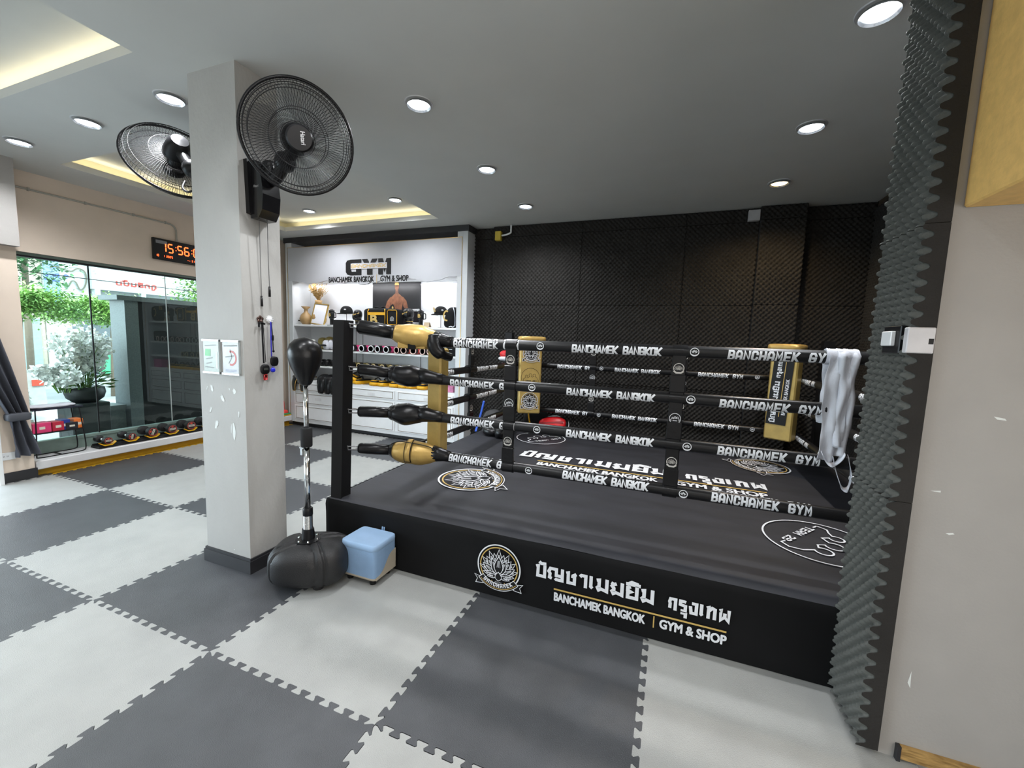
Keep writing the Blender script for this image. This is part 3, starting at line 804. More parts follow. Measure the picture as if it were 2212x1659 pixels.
SX = [1.045, 2.065]                        # straps on front and back ropes
SY = [2.02, 2.95]
def rope(side, k, label, group):
    z = LV[k]; dz = [0.02, .012, .010, .01][k]
    if side == 'front':
        P = [(.30, 1.285, z + dz), (.45, YF, z - .006), (.60, YF, z - .011), (1.6, YF, z - .011), (2.4, YF, z - .011), (XR, YF, z - .011)]
        d, o = (1, 0, 0), (0, -1, 0)
    elif side == 'back':
        P = [(XL + .1, YB, z - .005), (1.7, YB, z - .005), (XR - .05, YB, z - .005)]
        d, o = (1, 0, 0), (0, -1, 0)
    elif side == 'left':
        P = [(XL, YF + .08, z - .006), (XL, 2.7, z - .006), (XL, YB - .05, z - .006)]
        d, o = (0, 1, 0), (1, 0, 0)
    else:
        P = [(XR, YF + .05, z - .006), (XR, 2.4, z - .006), (XR, YB - .05, z - .006)]
        d, o = (0, -1, 0), (-1, 0, 0)
    t = thing('ring_rope', P[0], label, 'rope', group)
    rr = RR if side == 'front' else .031
    MB().tube(catmull(P, 8), rr, 14).build('rope', rope_m, t, True)
    zz = z - .011
    RM = [white_print, black]
    def LT(text, p0, dv, ov, r_, h_, adv_, a_):
        pos = 0
        if 'BANGKOK' in text: text = text.replace('A', 'a')
        for wd_ in text.split(' '):
            q = MB(); rope_text(q, wd_, V(p0) + V(dv) * pos * adv_ * h_, dv, ov, r_, h_, adv_, a_); q.build('rope_lettering', RM, t)
            pos += len(wd_) + 1
    def BD(*a):
        q = MB(); badge(q, *a); q.build('rope_badge', RM, t)
    if side == 'front':
        a0 = [-.25, -.35, -.1, .25][k]
        for x, s in ((.60, 'BANCHAMEK GYM'), (1.425, 'BANCHAMEK BANGKOK'), (2.285, 'BANCHAMEK GYM')):
            for aa in ((a0, a0 + 2.05) if k == 3 else ((a0, a0 + 1.75) if (k == 0 and x < 1) else (a0,))):
                LT(s, (x + [.02, 0, .01, .0][k], YF, zz), d, o, rr, .056, .545 if 'BANGKOK' in s else .66, aa)
        for x in (1.245 - .045 * (k % 2), 2.14 + .0 * k): BD((x, YF, zz), d, o, .024)
    elif side == 'back':
        a0 = [0, -.2, .1, 0][k]
        for x, s in ((.74, 'BANCHAMEK GYM'), (1.42, 'BANCHAMEK BANGKOK'), (2.30, 'BANCHAMEK GYM')):
            LT(s, (x, YB, z - .005), d, o, rr, .052, .56 if 'BANGKOK' in s else .64, a0)
        for x in (1.27, 2.14, 2.86): BD((x, YB, z - .004), d, o, .022)
    elif side == 'left':
        for y, s in ((1.50, 'BANCHAMEK GYM'), (2.40, 'BANCHAMEK BANGKOK')):
            LT(s, (XL, y, z - .006), d, o, rr, .052, .56 if 'BANGKOK' in s else .64, 0)
    else:
        for y, s in ((3.40, 'BANCHAMEK GYM'), (2.75, 'BANCHAMEK GYM'), (2.10, 'BANCHAMEK GYM')):
            LT(s, (XR, y, z - .006), d, o, rr, .052, .56, 0)
    return t
for k in range(4):
    rope('front', k, f'{LVN[k]} front rope of the ring, black with white gym lettering', 'front ropes')
for sd, w in (('back', 'rear'), ('left', 'left side'), ('right', 'right side')):
    for k in range(4):
        rope(sd, k, f'{LVN[k]} rope on the {w} of the ring with white lettering', sd + ' ropes')

# rope end hardware and covers at the near left corner
def corner_cover(k):
    z = LV[k]; zp = [1.640, 1.340, 1.035, .765][k]
    A = V((-.116 + (.03 * (zp - RZ)), 1.06, zp)); B = V((-.048, 1.105, zp - .004))
    C = V(([.185, .165, .165, .175][k], 1.21, z + [.045, .022, .006, .010][k])); D = V(([.50, .385, .385, .50][k], 1.285, z + [.005, .01, .004, .004][k])); E_ = V(([.59, .53, .53, .59][k], YF, z - .008))
    t = thing('rope_corner_cover', tuple(C), [
        'gold leather cover with black sleeve on the top ropes at the near left corner',
        'black leather cover at the near left corner, on the second ropes',
        'black leather cover at the near left corner, on the third ropes',
        'gold leather cover with buckled strap on the lowest ropes at the near left corner'][k], 'rope cover')
    # hook link
    h = MB(); d = (B - A).normalized()
    lk = [A, A + V((0, 0, .012)), B + V((0, 0, .012)), B + V((0, 0, -.012)), A + V((0, 0, -.012))]
    h.tube(lk, .0042, 8, closed=True); h.tube([A + V((0, 0, .015)), A - d * .02 + V((0, 0, .012)), A - d * .03], .005, 8); h.build('hook', steel, t, True)
    r0 = .050 if k == 0 else .040
    G = [B, B + (C - B) * .06, B + (C - B) * .5, C]
    MB().tube(G, [r0 * .80, r0, r0 * 1.0, r0 * .95], 16).build('sleeve', black_leather, t, True)
    q = MB(); P = []; R_ = []
    N = 14
    for i in range(N + 1):
        u = i / N; p = C + (D - C) * u
        r = (.048 + .030 * math.sin(PI * min(1, u * 1.05)) ** .7) * (1.0 if k in (1, 2) else 1.10)
        P.append(p + V((0, 0, -.008 * math.sin(PI * u)))); R_.append(r)
    q.tube(P, R_, 18)
    q.v = [tuple(V(p) + V((0, 0, .009 * noise.noise(V(p) * 14 + V((k, 0, 0)))))) for p in q.v]
    q.build('cover', gold_leather if k in (0, 3) else black_leather, t, True)
    for (P0, u) in ((C, 0.02), (D, .98)):
        pass
    dd = (D - C).normalized()
    cf = MB(); cf.lathe([(.046, -.018), (.054, -.004), (.062 if k in (0, 3) else .056, .012)], C, 18, axis=dd); cf.build('collar', black_leather, t, True)
    cf = MB(); cf.tube([D - dd * .03, D + (E_ - D) * .25, D + (E_ - D) * .65, E_ + V((.01, 0, 0))], [.060, .050, .042, .0365], 16); cf.build('taper_sleeve', black_leather, t, True)
    if k == 3:
        m_ = C + (D - C) * .42
        s_ = MB()
        for (rr_, w_, mi) in ((.0835, .038, 1), (.0855, .028, 0)):
            for a in range(20):
                a0 = -2.0 + a * .14
                pass
        Q = V((0, 0, 1)).rotation_difference(dd).to_matrix()
        def band(mbb, r, w, a0, a1, mi, n=14):
            vs = []; fs = []
            up = V((0, 0, 1)); up = (up - dd * up.dot(dd)).normalized(); out = dd.cross(up)
            if out.y > 0: out = -out
            for i in range(n + 1):
                a = a0 + (a1 - a0) * i / n
                for s2 in (-1, 1):
                    vs.append(m_ + dd * (s2 * w / 2) + (out * math.cos(a) + up * math.sin(a)) * r)
            for i in range(n): fs.append((2 * i, 2 * i + 1, 2 * i + 3, 2 * i + 2))
            mbb.add(vs, fs, mi)
        band(s_, .0925, .050, -.75, 1.5, 1); band(s_, .0945, .038, -.65, 1.5, 0)
        s_.build('strap', [gold_leather, black_leather], t, True, solid=.002)
        pp = MB(); up = V((0, 0, 1)); out = V((.3, -.95, 0)).normalized()
        pp.tube(catmull([C + up * .055 + out * .03, C + dd * .06 + up * .078 + out * .045, m_ + up * .078 + out * .052, D - dd * .05 + up * .062 + out * .055, D + up * .03 + out * .058], 5), .0035, 6)
        pp.build('piping', black_leather, t, True)
    if k == 0:
        f = MB()
        m_ = C + (D - C) * .5
        f.bev(m_ + V((-.01, -.052, -.062)), (.20, .012, .050), .004, rz=math.atan2(dd.y, dd.x)); f.build('flap', gold_leather, t)
        f = MB(); f.bev(m_ + V((.0, -.062, -.060)), (.055, .012, .066), .003, rz=math.atan2(dd.y, dd.x)); f.build('buckle_strap', black_fabric, t)
        f = MB(); f.tube(catmull([D + V((-.03, -.03, .02)), D + V((.0, -.05, -.06)), D + V((.04, -.02, -.10)), D + V((.07, .04, -.12))], 5), [.05] * 5 + [.045] * 5 + [.03] * 6, 12); f.build('hanging_end', black_leather, t, True)
    return t
for k in range(4): corner_cover(k)

# corner pads
def corner_pad(x, y, z0, z1, w, d, rz, label, front, lid=True, tilt=0.0):
    t = thing('corner_pad', (x, y, z0), label, 'corner pad', 'gold corner pads')
    q = MB(); n = 14; vs = []; fs = []
    q.bev((x, y, (z0 + z1) / 2), (w, d, z1 - z0), .012, rz)
    if tilt:
        q.v = [(p[0] + (p[2] - z0) * tilt, p[1], p[2]) for p in q.v]
    q.build('pad', gold_pad_m, t)
    if lid:
        R = Matrix.Rotation(rz, 3, 'Z')
        q = MB(); q.sell((x + (z1 - z0) * tilt, y + .03, z1 + .012), (w * .62, d * .85, .035), .35, 20, 8, rz); q.build('top_flap', gold_leather, t, True)
    if front: front(t)
    return t
corner_pad(.385, 1.47, .705, 1.50, .115, .125, 0.0, 'tall gold vinyl corner pad at the near left corner of the ring', None, lid=False)
def pad_L(t):
    q = MB(); rz = math.radians(28); R = Matrix.Rotation(rz, 3, 'Z')
    x, y = .455, 3.44; out = R @ V((0, -1, 0)); c = V((x, y, 0)) + out * .0615
    xd = R @ V((1, 0, 0))
    lotus_emblem(q, frame(c + V((0, 0, 1.43)), xd, (0, 0, 1)), .100, disc=True, detail=False, z=.0008)
    lotus_emblem(q, frame(c + V((0, 0, .87)), xd, (0, 0, 1)), .100, disc=True, detail=False, z=.0008)
    team_emblem(q, frame(c + V((0, 0, 1.15)), xd, (0, 0, 1)), .108, mi=2, lw=.035, z=.0008)
    q.build('pad_print', EM, t)
corner_pad(.455, 3.44, .715, 1.585, .262, .12, math.radians(28), 'wide gold corner pad with three round black prints at the rear left corner', pad_L)
def pad_R(t):
    q = MB(); rz = math.radians(-30); R = Matrix.Rotation(rz, 3, 'Z')
    x, y = 3.05, 3.38; out = R @ V((0, -1, 0)); c = V((x, y, 0)) + out * .0715; xd = R @ V((1, 0, 0))
    lean = .035
    M0 = frame(c + V((-.01, 0, 1.16)), V((0, 0, 1)) + xd * .04, -xd)   # text runs upwards
    q.flat([(-.30, -.085), (.36, -.085), (.36, .085), (-.30, .085)], M0, .0008, 2)
    thai_text(q, 'บัญชาเมฆยิม', M0 @ Matrix.Translation((-.285, .008, 0)), .40, .044, z=.002)
    thai_text(q, 'กรุงเทพ', M0 @ Matrix.Translation((.150, .010, 0)), .175, .036, z=.002)
    type_text(q, 'BANCHAMEK BANGKOK', M0 @ Matrix.Translation((-.20, -.068, 0)), width=.34, h=.030, bold=.001, z=.002)
    q.add([M0 @ V(p) for p in ((-.22, -.022, .002), (.34, -.022, .002), (.34, -.016, .002), (-.22, -.016, .002))], [(0, 1, 2, 3)], 1)
    q.build('pad_print', EM, t)
corner_pad(3.05, 3.38, .71, 1.585, .235, .14, math.radians(-30), 'gold corner pad with a black Thai lettered panel at the rear right corner', pad_R)

# straps that space the ropes
def strap(x, y, d, o, label, faces=True, wid=.078):
    t = thing('rope_spacer', (x, y, LV[3]), label, 'rope strap', 'rope spacer straps')
    d = V(d); o = V(o)
    for k in range(4):
        z = LV[k] - .012 if y == YF else LV[k]
        c = V((x, y, z))
        MB().tube([c - d * wid / 2, c + d * wid / 2], RR + .0055, 16).build('loop', black_leather, t, True, sharp=50)
        if k < 3:
            z2 = LV[k + 1] - .012 if y == YF else LV[k + 1]
            zt, zb = z - .03, z2 + .03
            cc = V((x, y, (zt + zb) / 2)) + o * .020; sz = (wid * .96, .022, zt - zb + .02) if abs(d.x) > .5 else (.022, wid * .96, zt - zb + .02)
            MB().bev(cc, sz, .004).build('band', black_leather, t)
            sz = (wid * 1.06, .030, .10) if abs(d.x) > .5 else (.030, wid * 1.06, .10)
            MB().bev(V((x, y, zb + .055)) + o * .021, sz, .004).build('keeper', black_leather, t)
            if faces:
                q = MB(); M = frame(cc + o * .0185 + V((0, 0, .035)) , d if o.y < 0 else d, (0, 0, 1))
                M = frame(cc + o * .0118 + V((0, 0, .04 if k != 1 else .02)), V((0, 0, 1)).cross(o), (0, 0, 1))
                if k == 1: team_emblem(q, M, .030, mi=0, lw=.09, z=.0006, word=False); q.stroke([(-.012, -.012), (.012, -.012)], .004, M, .001)
                else: 
                    q.flat(arc(0, 0, .030, 0, 2 * PI, 22)[:-1], M, .0002, 2); q.stroke(arc(0, 0, .027, 0, 2 * PI, 22)[:-1], .004, M, .0006, closed=True, mi=1)
                    for a in (15, 40, 65, 90, 115, 140, 165): q.stroke(petal(0, -.008, math.radians(a), .024, .009, 4), .0016, M, .001, closed=True, mi=1)
                    q.stroke([(-.026, -.016), (-.012, -.026), (.012, -.026), (.026, -.016)], .009, M, .0012, mi=1)
                q.build('badge', [white_print, mat('silver_print', (0.55, 0.53, 0.50), 0.5), black], t)
    return t
strap(SX[0], YF, (1, 0, 0), (0, -1, 0), 'black leather rope strap at left on the front ropes')
strap(SX[1], YF, (1, 0, 0), (0, -1, 0), 'black leather rope strap at right on the front ropes')
strap(1.17, YB, (1, 0, 0), (0, -1, 0), 'black rope strap at left on the rear ropes', wid=.07)
strap(2.16, YB, (1, 0, 0), (0, -1, 0), 'black rope strap at right on the rear ropes', wid=.07)
strap(XL, 2.28, (0, 1, 0), (1, 0, 0), 'black rope strap on the left side ropes in front of the cabinet', wid=.07)

# white hand wraps over the top front rope
def wraps():
    t = thing('hand_wraps', (2.81, YF, LV[0]), 'long white hand wraps hanging over the top front rope beside the foam strip', 'hand wraps')
    def ribbon(x0, w, zb, yo, seed, loop=False, xd=0.0):
        rnd = random.Random(seed); q = MB(); n = 36; vs = []; fs = []; m = 5
        zt = LV[0] + .030
        for i in range(n + 1):
            u = i / n; z = zt + (zb - zt) * u
            cx = x0 + xd * u ** 2 + .006 * math.sin(u * 9 + seed)
            ww = w * (1 + .07 * math.sin(u * 23 + seed * 2))
            for j in range(m + 1):
                s = j / m - .5
                y = YF + yo + .007 * math.sin(u * 14 + s * 5 + seed) + .010 * math.cos(s * 7 + seed) * (1 if u > .05 else .3)
                if u < .05: y = YF + yo * u / .05 * 1.0
                vs.append((cx + s * ww, y, z + .004 * math.sin(s * 9 + u * 20)))
        for i in range(n):
            for j in range(m): a = i * (m + 1) + j; fs.append((a, a + 1, a + m + 2, a + m + 1))
        q.add(vs, fs); q.build('wrap', white_cloth, t, True, solid=.002)
    ribbon(2.785, .068, 1.02, -.044, 1); ribbon(2.826, .050, 1.10, -.056, 4, xd=.006); ribbon(2.858, .052, 1.05, -.046, 2, xd=-.014)
    ribbon(2.80, .07, 1.20, .05, 3); ribbon(2.86, .05, 1.12, .052, 9)
    for (pp, yy, w_) in (([(2.765, 1.06), (2.80, 1.005), (2.835, 1.01), (2.865, 1.07)], -.050, .026), ([(2.815, 1.05), (2.845, .95), (2.872, .885), (2.898, .885), (2.905, .96), (2.885, 1.05)], -.040, .020)):
        P = catmull([(a_, YF + yy, b_) for a_, b_ in pp], 8); q = MB(); vs = []; fs = []
        for i, p in enumerate(P):
            w2 = w_ * (.7 + .3 * math.cos(i * .6)); vs += [(p.x, p.y - w2, p.z - .004), (p.x, p.y + w2 * .5, p.z + .012)]
        for i in range(len(P) - 1): fs.append((2 * i, 2 * i + 1, 2 * i + 3, 2 * i + 2))
        q.add(vs, fs); q.build('wrap_end', white_cloth, t, True, solid=.003)
    q = MB(); q.tube([(2.75, YF, LV[0] - .008), (2.885, YF, LV[0] - .008)], RR + .006, 16); q.build('fold', white_cloth, t, True, sharp=50)
wraps()

# ================================================================ SHOP CABINET
CX0, CX1, CY, CB = -4.10, -.70, 4.0, 4.40
cab = thing('display_cabinet', (-2.4, 4.2, 0), 'tall white display cabinet with lit top shelf, drawers and gym sign', 'cabinet')
led_white = mat('shelf_back_panel', (0.80, 0.82, 0.85), 0.5, var=0.01)
OX0, OX1 = -3.965, -.86
q = MB()
q.bx(CX0, OX0, CY, CB, .06, 3.05); q.bx(OX1, CX1, CY, CB, .06, 3.05); q.bx(OX0, OX1, CY + .30, CB, 2.43, 3.05)
q.bx(OX0, OX1, CY + .38, CB, .06, 2.43); q.build('carcass', grey_lacquer, cab)
MB().bx(CX0 + .03, CX1 - .03, CY + .05, CB, 0.0, .06).build('plinth', charcoal, cab)
MB().bx(CX0 - .02, CX1 + .02, CY - .02, CB + .02, 3.05, H).build('cornice', charcoal, cab)
MB().bx(OX0, OX1, CY + .375, CY + .38, 1.73, 2.43).build('back_panel', led_white, cab)
# fascia with a wavy lower edge
N = 90; xs_ = [OX0 - .08 + (OX1 - OX0 + .16) * i / N for i in range(N + 1)]
def wavy(x):
    u = (x - OX0) / (OX1 - OX0)
    K = [(-.1, 2.435), (.0, 2.43), (.06, 2.415), (.12, 2.39), (.18, 2.40), (.24, 2.425), (.30, 2.40), (.35, 2.385), (.39, 2.415), (.42, 2.40), (.46, 2.37), (.50, 2.375), (.535, 2.42), (.56, 2.395), (.585, 2.415), (.61, 2.39), (.65, 2.395), (.72, 2.44), (.77, 2.42), (.84, 2.385), (.90, 2.40), (.96, 2.435), (1.1, 2.445)]
    for a, b in zip(K, K[1:]):
        if a[0] <= u <= b[0]:
            t = (u - a[0]) / (b[0] - a[0]); t = t * t * (3 - 2 * t); return 2.415 + 1.35 * (a[1] + (b[1] - a[1]) * t - 2.415)
    return 2.43
q = MB(); vs = []; fs = []
for x in xs_: vs += [(x, CY + .0, 2.972), (x, CY, wavy(x)), (x, CY + .03, wavy(x))]
for i in range(N): fs += [(3 * i, 3 * i + 1, 3 * i + 4, 3 * i + 3), (3 * i + 1, 3 * i + 2, 3 * i + 5, 3 * i + 4)]
q.add(vs, fs); q.v = [(p[0], p[1] - .004, p[2]) for p in q.v]
q.build('fascia', mat('satin_grey_fascia', (0.52, 0.53, 0.565), 0.22, var=0.01, coat=0.3), cab)
gold_trim = mat('brass_inlay', (0.55, 0.36, 0.10), 0.3, metal=0.7)
q = MB(); y = CY - .0055
gx0, gx1 = -4.058, -.783
q.bx(gx0, gx1, y, y + .003, 2.970, 2.976); q.bx(gx0, gx0 + .006, y, y + .003, .07, 2.976); q.bx(gx1 - .006, gx1, y, y + .003, .07, 2.976)
q.build('inlay_line', gold_trim, cab)
# sign: GYM with a gold name band
q = MB(); Ms = frame((-2.82, CY - .006, 2.60), (1, 0, 0), (0, 0, 1))
hg = .235
G_ = [(.30, 1), (.10, 1), (.03, .95), (0, .80), (0, .20), (.03, .05), (.10, 0), (.30, 0), (.30, .58), (.16, .58), (.16, .40), (.20, .40), (.20, .22), (.12, .22), (.105, .28), (.105, .72), (.12, .78), (.30, .78)]
Y_ = [(.315, 1), (.415, 1), (.46, .66), (.505, 1), (.605, 1), (.51, .42), (.51, 0), (.41, 0), (.41, .42)]
M_ = [(.62, 0), (.62, 1), (.70, 1), (.735, .62), (.77, 1), (.85, 1), (.85, 0), (.765, 0), (.765, .42), (.735, .12), (.705, .42), (.705, 0)]
for P_ in (G_, Y_, M_): q.prism([(x, -.10 + y * hg) for x, y in P_][::-1], .001, .005, mi=0, M=Ms)
q.flat([(.10, -.01), (.78, -.01), (.78, .075), (.10, .075)], Ms, .0065, 1)
block_text(q, 'BANCHAMEK', Ms @ Matrix.Translation((.11, .005, 0)), .055, 1.33, 1.15, .2, z=.008, mi=2, slant=.12)
type_text(q, 'BANCHAMEK BANGKOK', Ms @ Matrix.Translation((-.345, -.205, 0)), width=.88, h=.085, bold=.003, z=.002, mi=0)
type_text(q, 'GYM & SHOP', Ms @ Matrix.Translation((.66, -.205, 0)), width=.50, h=.085, bold=.003, z=.002, mi=0)
q.flat([(.585, -.23), (.592, -.23), (.592, -.10), (.585, -.10)], Ms, .002, 2)
q.build('sign_lettering', [black, mat('fascia_band', (0.62, 0.62, 0.66), 0.3), gold_print], cab)
# shelves
DIV = [-2.895, -1.875]
SH = [(1.725, .032), (1.315, .028), (1.045, .028)]
for z, th in SH: MB().bev(((OX0 + OX1) / 2, CY + .20, z - th / 2), (OX1 - OX0, .36, th), .003).build('shelf', white_paint, cab)
MB().bx(OX0, OX1, CY + .0, CY + .38, .755, .79).build('counter', white_paint, cab)
for x in (-2.895, -1.62):
    q = MB()
    for z0, z1 in ((.79, 1.017), (1.045, 1.287), (1.315, 1.693)):
        for dx in (-.07, .07): q.bx(x + dx - .004, x + dx + .004, CY + .37, CY + .378, z0, z1)
    q.build('shelf_rail', mat('rail_grey', (0.30, 0.31, 0.31), 0.5), cab)
# drawers
q = MB().bx(OX0, OX1, CY + .0, CY + .37, .06, .755); q.build('drawer_case', white_paint, cab)
for (x0, x1) in ((OX0 + .02, -2.915), (-2.875, -1.895), (-1.855, OX1 - .02)):
    for (z0, z1) in ((.605, .745), (.385, .575), (.115, .355)):
        d = MB().bev(((x0 + x1) / 2, CY - .006, (z0 + z1) / 2), (x1 - x0, .016, z1 - z0), .003).build('drawer', white_paint, cab)
        e = .028; q = MB(); y = CY - .0158; w = .006
        a0, a1, b0, b1 = x0 + e, x1 - e, z0 + e * .6, z1 - e * .6
        q.bx(a0, a1, y, y + .002, b0, b0 + w); q.bx(a0, a1, y, y + .002, b1 - w, b1); q.bx(a0, a0 + w, y, y + .002, b0, b1); q.bx(a1 - w, a1, y, y + .002, b0, b1)
        q.build('inlay', mat('dark_brass', (0.13, 0.07, 0.02), 0.4, metal=0.5), d)
for (x, z, s) in ((-3.42, .485, 'Infirm'), (-2.33, .665, 'Boxing'), (-1.30, .665, 'Shorts')):
    q = MB(); M = frame((x, CY - .0165, z), (1, 0, 0), (0, 0, 1))
    q.flat([(-.07, -.022), (.07, -.022), (.07, .022), (-.07, .022)], M, 0, 0)
    q.build('name_tag', [mat('tag_white', (0.75, 0.75, 0.76), 0.5), charcoal], cab)
for (a, b) in ((OX0 + .1, -2.95), (-2.85, -1.92), (-1.82, OX1 - .1)):
    lamp('shelf_led', 'AREA', ((a + b) / 2, CY + .06, 2.40), (math.radians(28), 0, 0), 4.2, (0.96, 0.97, 1.0), shape='RECTANGLE', size=b - a, size_y=.03)
lamp('shelf_led', 'AREA', ((OX0 + OX1) / 2, CY + .36, 2.40), (math.radians(-4), 0, 0), 4.5, (0.96, 0.97, 1.0), shape='RECTANGLE', size=OX1 - OX0 - .1, size_y=.03)

# poster of a boxer on the back panel (flat print)
pt = thing('boxer_poster', (-2.15, CY + .36, 1.73), 'dark poster of a shirtless person in boxing gloves behind the duffel bag', 'poster')
px0, px1, pz0, pz1 = -2.60, -1.69, 1.73, 2.43
MB().bx(px0, px1, CY + .350, CY + .372, pz0, pz1).build('board', mat('poster_black', (0.010, 0.009, 0.011), 0.35), pt)
q = MB(); Mq = frame((-2.13, CY + .3495, 1.73), (1, 0, 0), (0, 0, 1)); Mq0 = Mq; Mq = Mq @ Matrix.Scale(.74, 4, (1, 0, 0)) @ Matrix.Translation((0, .03, 0))
sk_ = 0; 
q.flat([(-.15, .08), (.13, .08), (.12, .20), (.155, .33), (.17, .43), (.09, .475), (.045, .50), (-.035, .50), (-.09, .47), (-.17, .42), (-.16, .33), (-.13, .20)], Mq, .001, 0)
q.flat([(.155, .45), (.25, .38), (.30, .26), (.24, .22), (.17, .30)], Mq, .0012, 0); q.flat([(-.155, .45), (-.17, .30), (-.25, .20), (-.31, .25), (-.25, .37)], Mq, .0012, 0)
q.flat([(-.035, .49), (.045, .49), (.04, .56), (-.03, .56)], Mq, .0014, 3)
q.flat(arc(.005, .605, .052, 0, 2 * PI, 20, 1.3)[:-1], Mq, .002, 0)
q.flat([(-.052, .63), (.060, .63), (.050, .665), (.005, .678), (-.042, .665)], Mq, .003, 2)
for a, b in ((-.016, .612), (.026, .612)): q.flat(arc(a, b, .008, 0, 2 * PI, 8, .5)[:-1], Mq, .003, 1)
q.flat([(-.012, .565), (.024, .565), (.02, .572), (-.008, .572)], Mq, .003, 3)
for a, b in ((-.065, .375), (.055, .375)): q.stroke(arc(a, b, .055, math.radians(200), math.radians(340), 8), .006, Mq, .0028, mi=3)
q.stroke([(-.005, .44), (-.005, .12)], .006, Mq, .0028, mi=3)
for z in (.16, .21, .26): q.stroke([(-.06, z), (.05, z)], .005, Mq, .0028, mi=3)
q.flat(arc(-.105, .235, .062, 0, 2 * PI, 18, 1.5)[:-1], Mq, .004, 1); q.flat(arc(.235, .19, .058, 0, 2 * PI, 18, 1.3)[:-1], Mq, .004, 1)
q.flat(arc(-.10, .27, .022, 0, 2 * PI, 10, 1.2)[:-1], Mq, .005, 2); q.flat(arc(.25, .155, .020, 0, 2 * PI, 10, 1.2)[:-1], Mq, .005, 2)
q.flat([(-.15, .03), (.13, .03), (.13, .10), (-.15, .10)], Mq, .0035, 1); q.flat([(-.09, .045), (.07, .045), (.07, .065), (-.09, .065)], Mq, .005, 2)
Mq = Mq0
for (a, b, c, e) in ((-.43, .07, -.21, .16), (.28, .265, .43, .27), (.28, .06, .43, .055)):
    q.stroke([(a, b), (c, e)], .034, Mq, .004, mi=4)
    M2 = Mq @ Matrix.Translation((a, b - .012, 0)) @ Matrix.Rotation(math.atan2(e - b, c - a), 4, 'Z')
    block_text(q, 'BANCHAMEK'[:8], M2 @ Matrix.Translation((.008, 0, 0)), .022, .80, .66, .2, z=.005, mi=1)
q.build('print', [mat('poster_skin', (0.22, 0.08, 0.035), 0.5, var=.3, scale=20), black, gold_print, mat('poster_shade', (0.16, 0.06, 0.03), 0.5), white_print], pt)

# ---- goods on the lit top shelf
S1 = 1.7255
def th(name, x, y, z, label, cat, group=None): return thing(name, (x, y, z), label, cat, group)
# vase with dried branches
vase_m = mat('matte_gold_ceramic', (0.36, 0.23, 0.10), 0.5)
t = th('vase', -3.60, 4.20, S1, 'tan bottle vase with dried golden branches at the left end of the top shelf', 'vase')
MB().lathe([(.001, 0), (.075, 0), (.115, .05), (.125, .11), (.105, .17), (.05, .22), (.034, .27), (.034, .32), (.05, .37), (.062, .41), (.056, .405), (.02, .39)], (-3.60, 4.20, S1), 22).build('body', vase_m, t, True)
q = MB(); rnd = random.Random(5)
for i in range(84):
    a = rnd.uniform(0, 2 * PI); L = rnd.uniform(.20, .36); sp = rnd.uniform(.15, .80)
    p0 = V((-3.60, 4.20, S1 + .38)); p1 = p0 + V((math.cos(a) * sp * L * .5, -abs(math.sin(a)) * .10 + .02, L * .6)); p2 = p0 + V((math.cos(a) * sp * L, -abs(math.sin(a)) * .13 + .03, L * (1.05 - .35 * sp)))
    q.tube([p0, p1, p2], [.003, .0025, .001], 4, False)
    for j in range(7):
        u = .35 + .65 * j / 6; p = p0 * (1 - u) ** 2 + p1 * 2 * u * (1 - u) + p2 * u * u; dv = V((rnd.uniform(-1, 1), rnd.uniform(-1, 1), rnd.uniform(-.2, 1))).normalized()
        q.tube([p, p + dv * .026], [.006, .001], 4, False)
q.build('dried_branches', mat('dried_branch_gold', (0.42, 0.27, 0.10), 0.7, var=.25, scale=40), t)
t = th('vase', -3.74, 4.13, S1, 'short round tan vase in front of the dried branches, behind the framed certificate', 'vase')
MB().lathe([(.001, 0), (.06, 0), (.095, .05), (.10, .10), (.075, .16), (.030, .21), (.028, .25), (.075, .30), (.07, .298), (.02, .26)], (-3.80, 4.12, S1), 22).build('body', vase_m, t, True)
# certificate frame
t = th('certificate_frame', -3.48, 4.08, S1, 'gold framed blank white certificate leaning on the top shelf', 'picture frame')
Mc = Matrix.Translation((-3.50, 4.055, S1 + .002)) @ Matrix.Rotation(math.radians(6), 4, 'Y') @ Matrix.Rotation(math.radians(-12), 4, 'X')
q = MB(); q.T = Mc; w, h_ = .30, .36
for b in ((-w / 2, w / 2, 0, .02, 0, .016), (-w / 2, w / 2, 0, .02, h_ - .016, h_), (-w / 2, -w / 2 + .016, 0, .02, 0, h_), (w / 2 - .016, w / 2, 0, .02, 0, h_)): q.bx(*b)
q.build('frame', gold_trim, t)
q = MB(); q.T = Mc; q.bx(-w / 2 + .014, w / 2 - .014, .008, .012, .014, h_ - .014); q.build('paper', mat('certificate_paper', (0.78, 0.79, 0.84), 0.5, var=0.01), t)
# small white camera
t = th('camera', -3.86, 4.08, S1, 'small white indoor camera with dark lens at the left end of the top shelf', 'camera')
MB().sell((-3.86, 4.08, S1 + .045), (.042, .035, .045), .3, 16, 10).build('housing', white_paint, t, True)
MB().sell((-3.86, 4.045, S1 + .062), (.032, .006, .013), .3, 14, 8).build('lens_window', black_plastic, t, True)
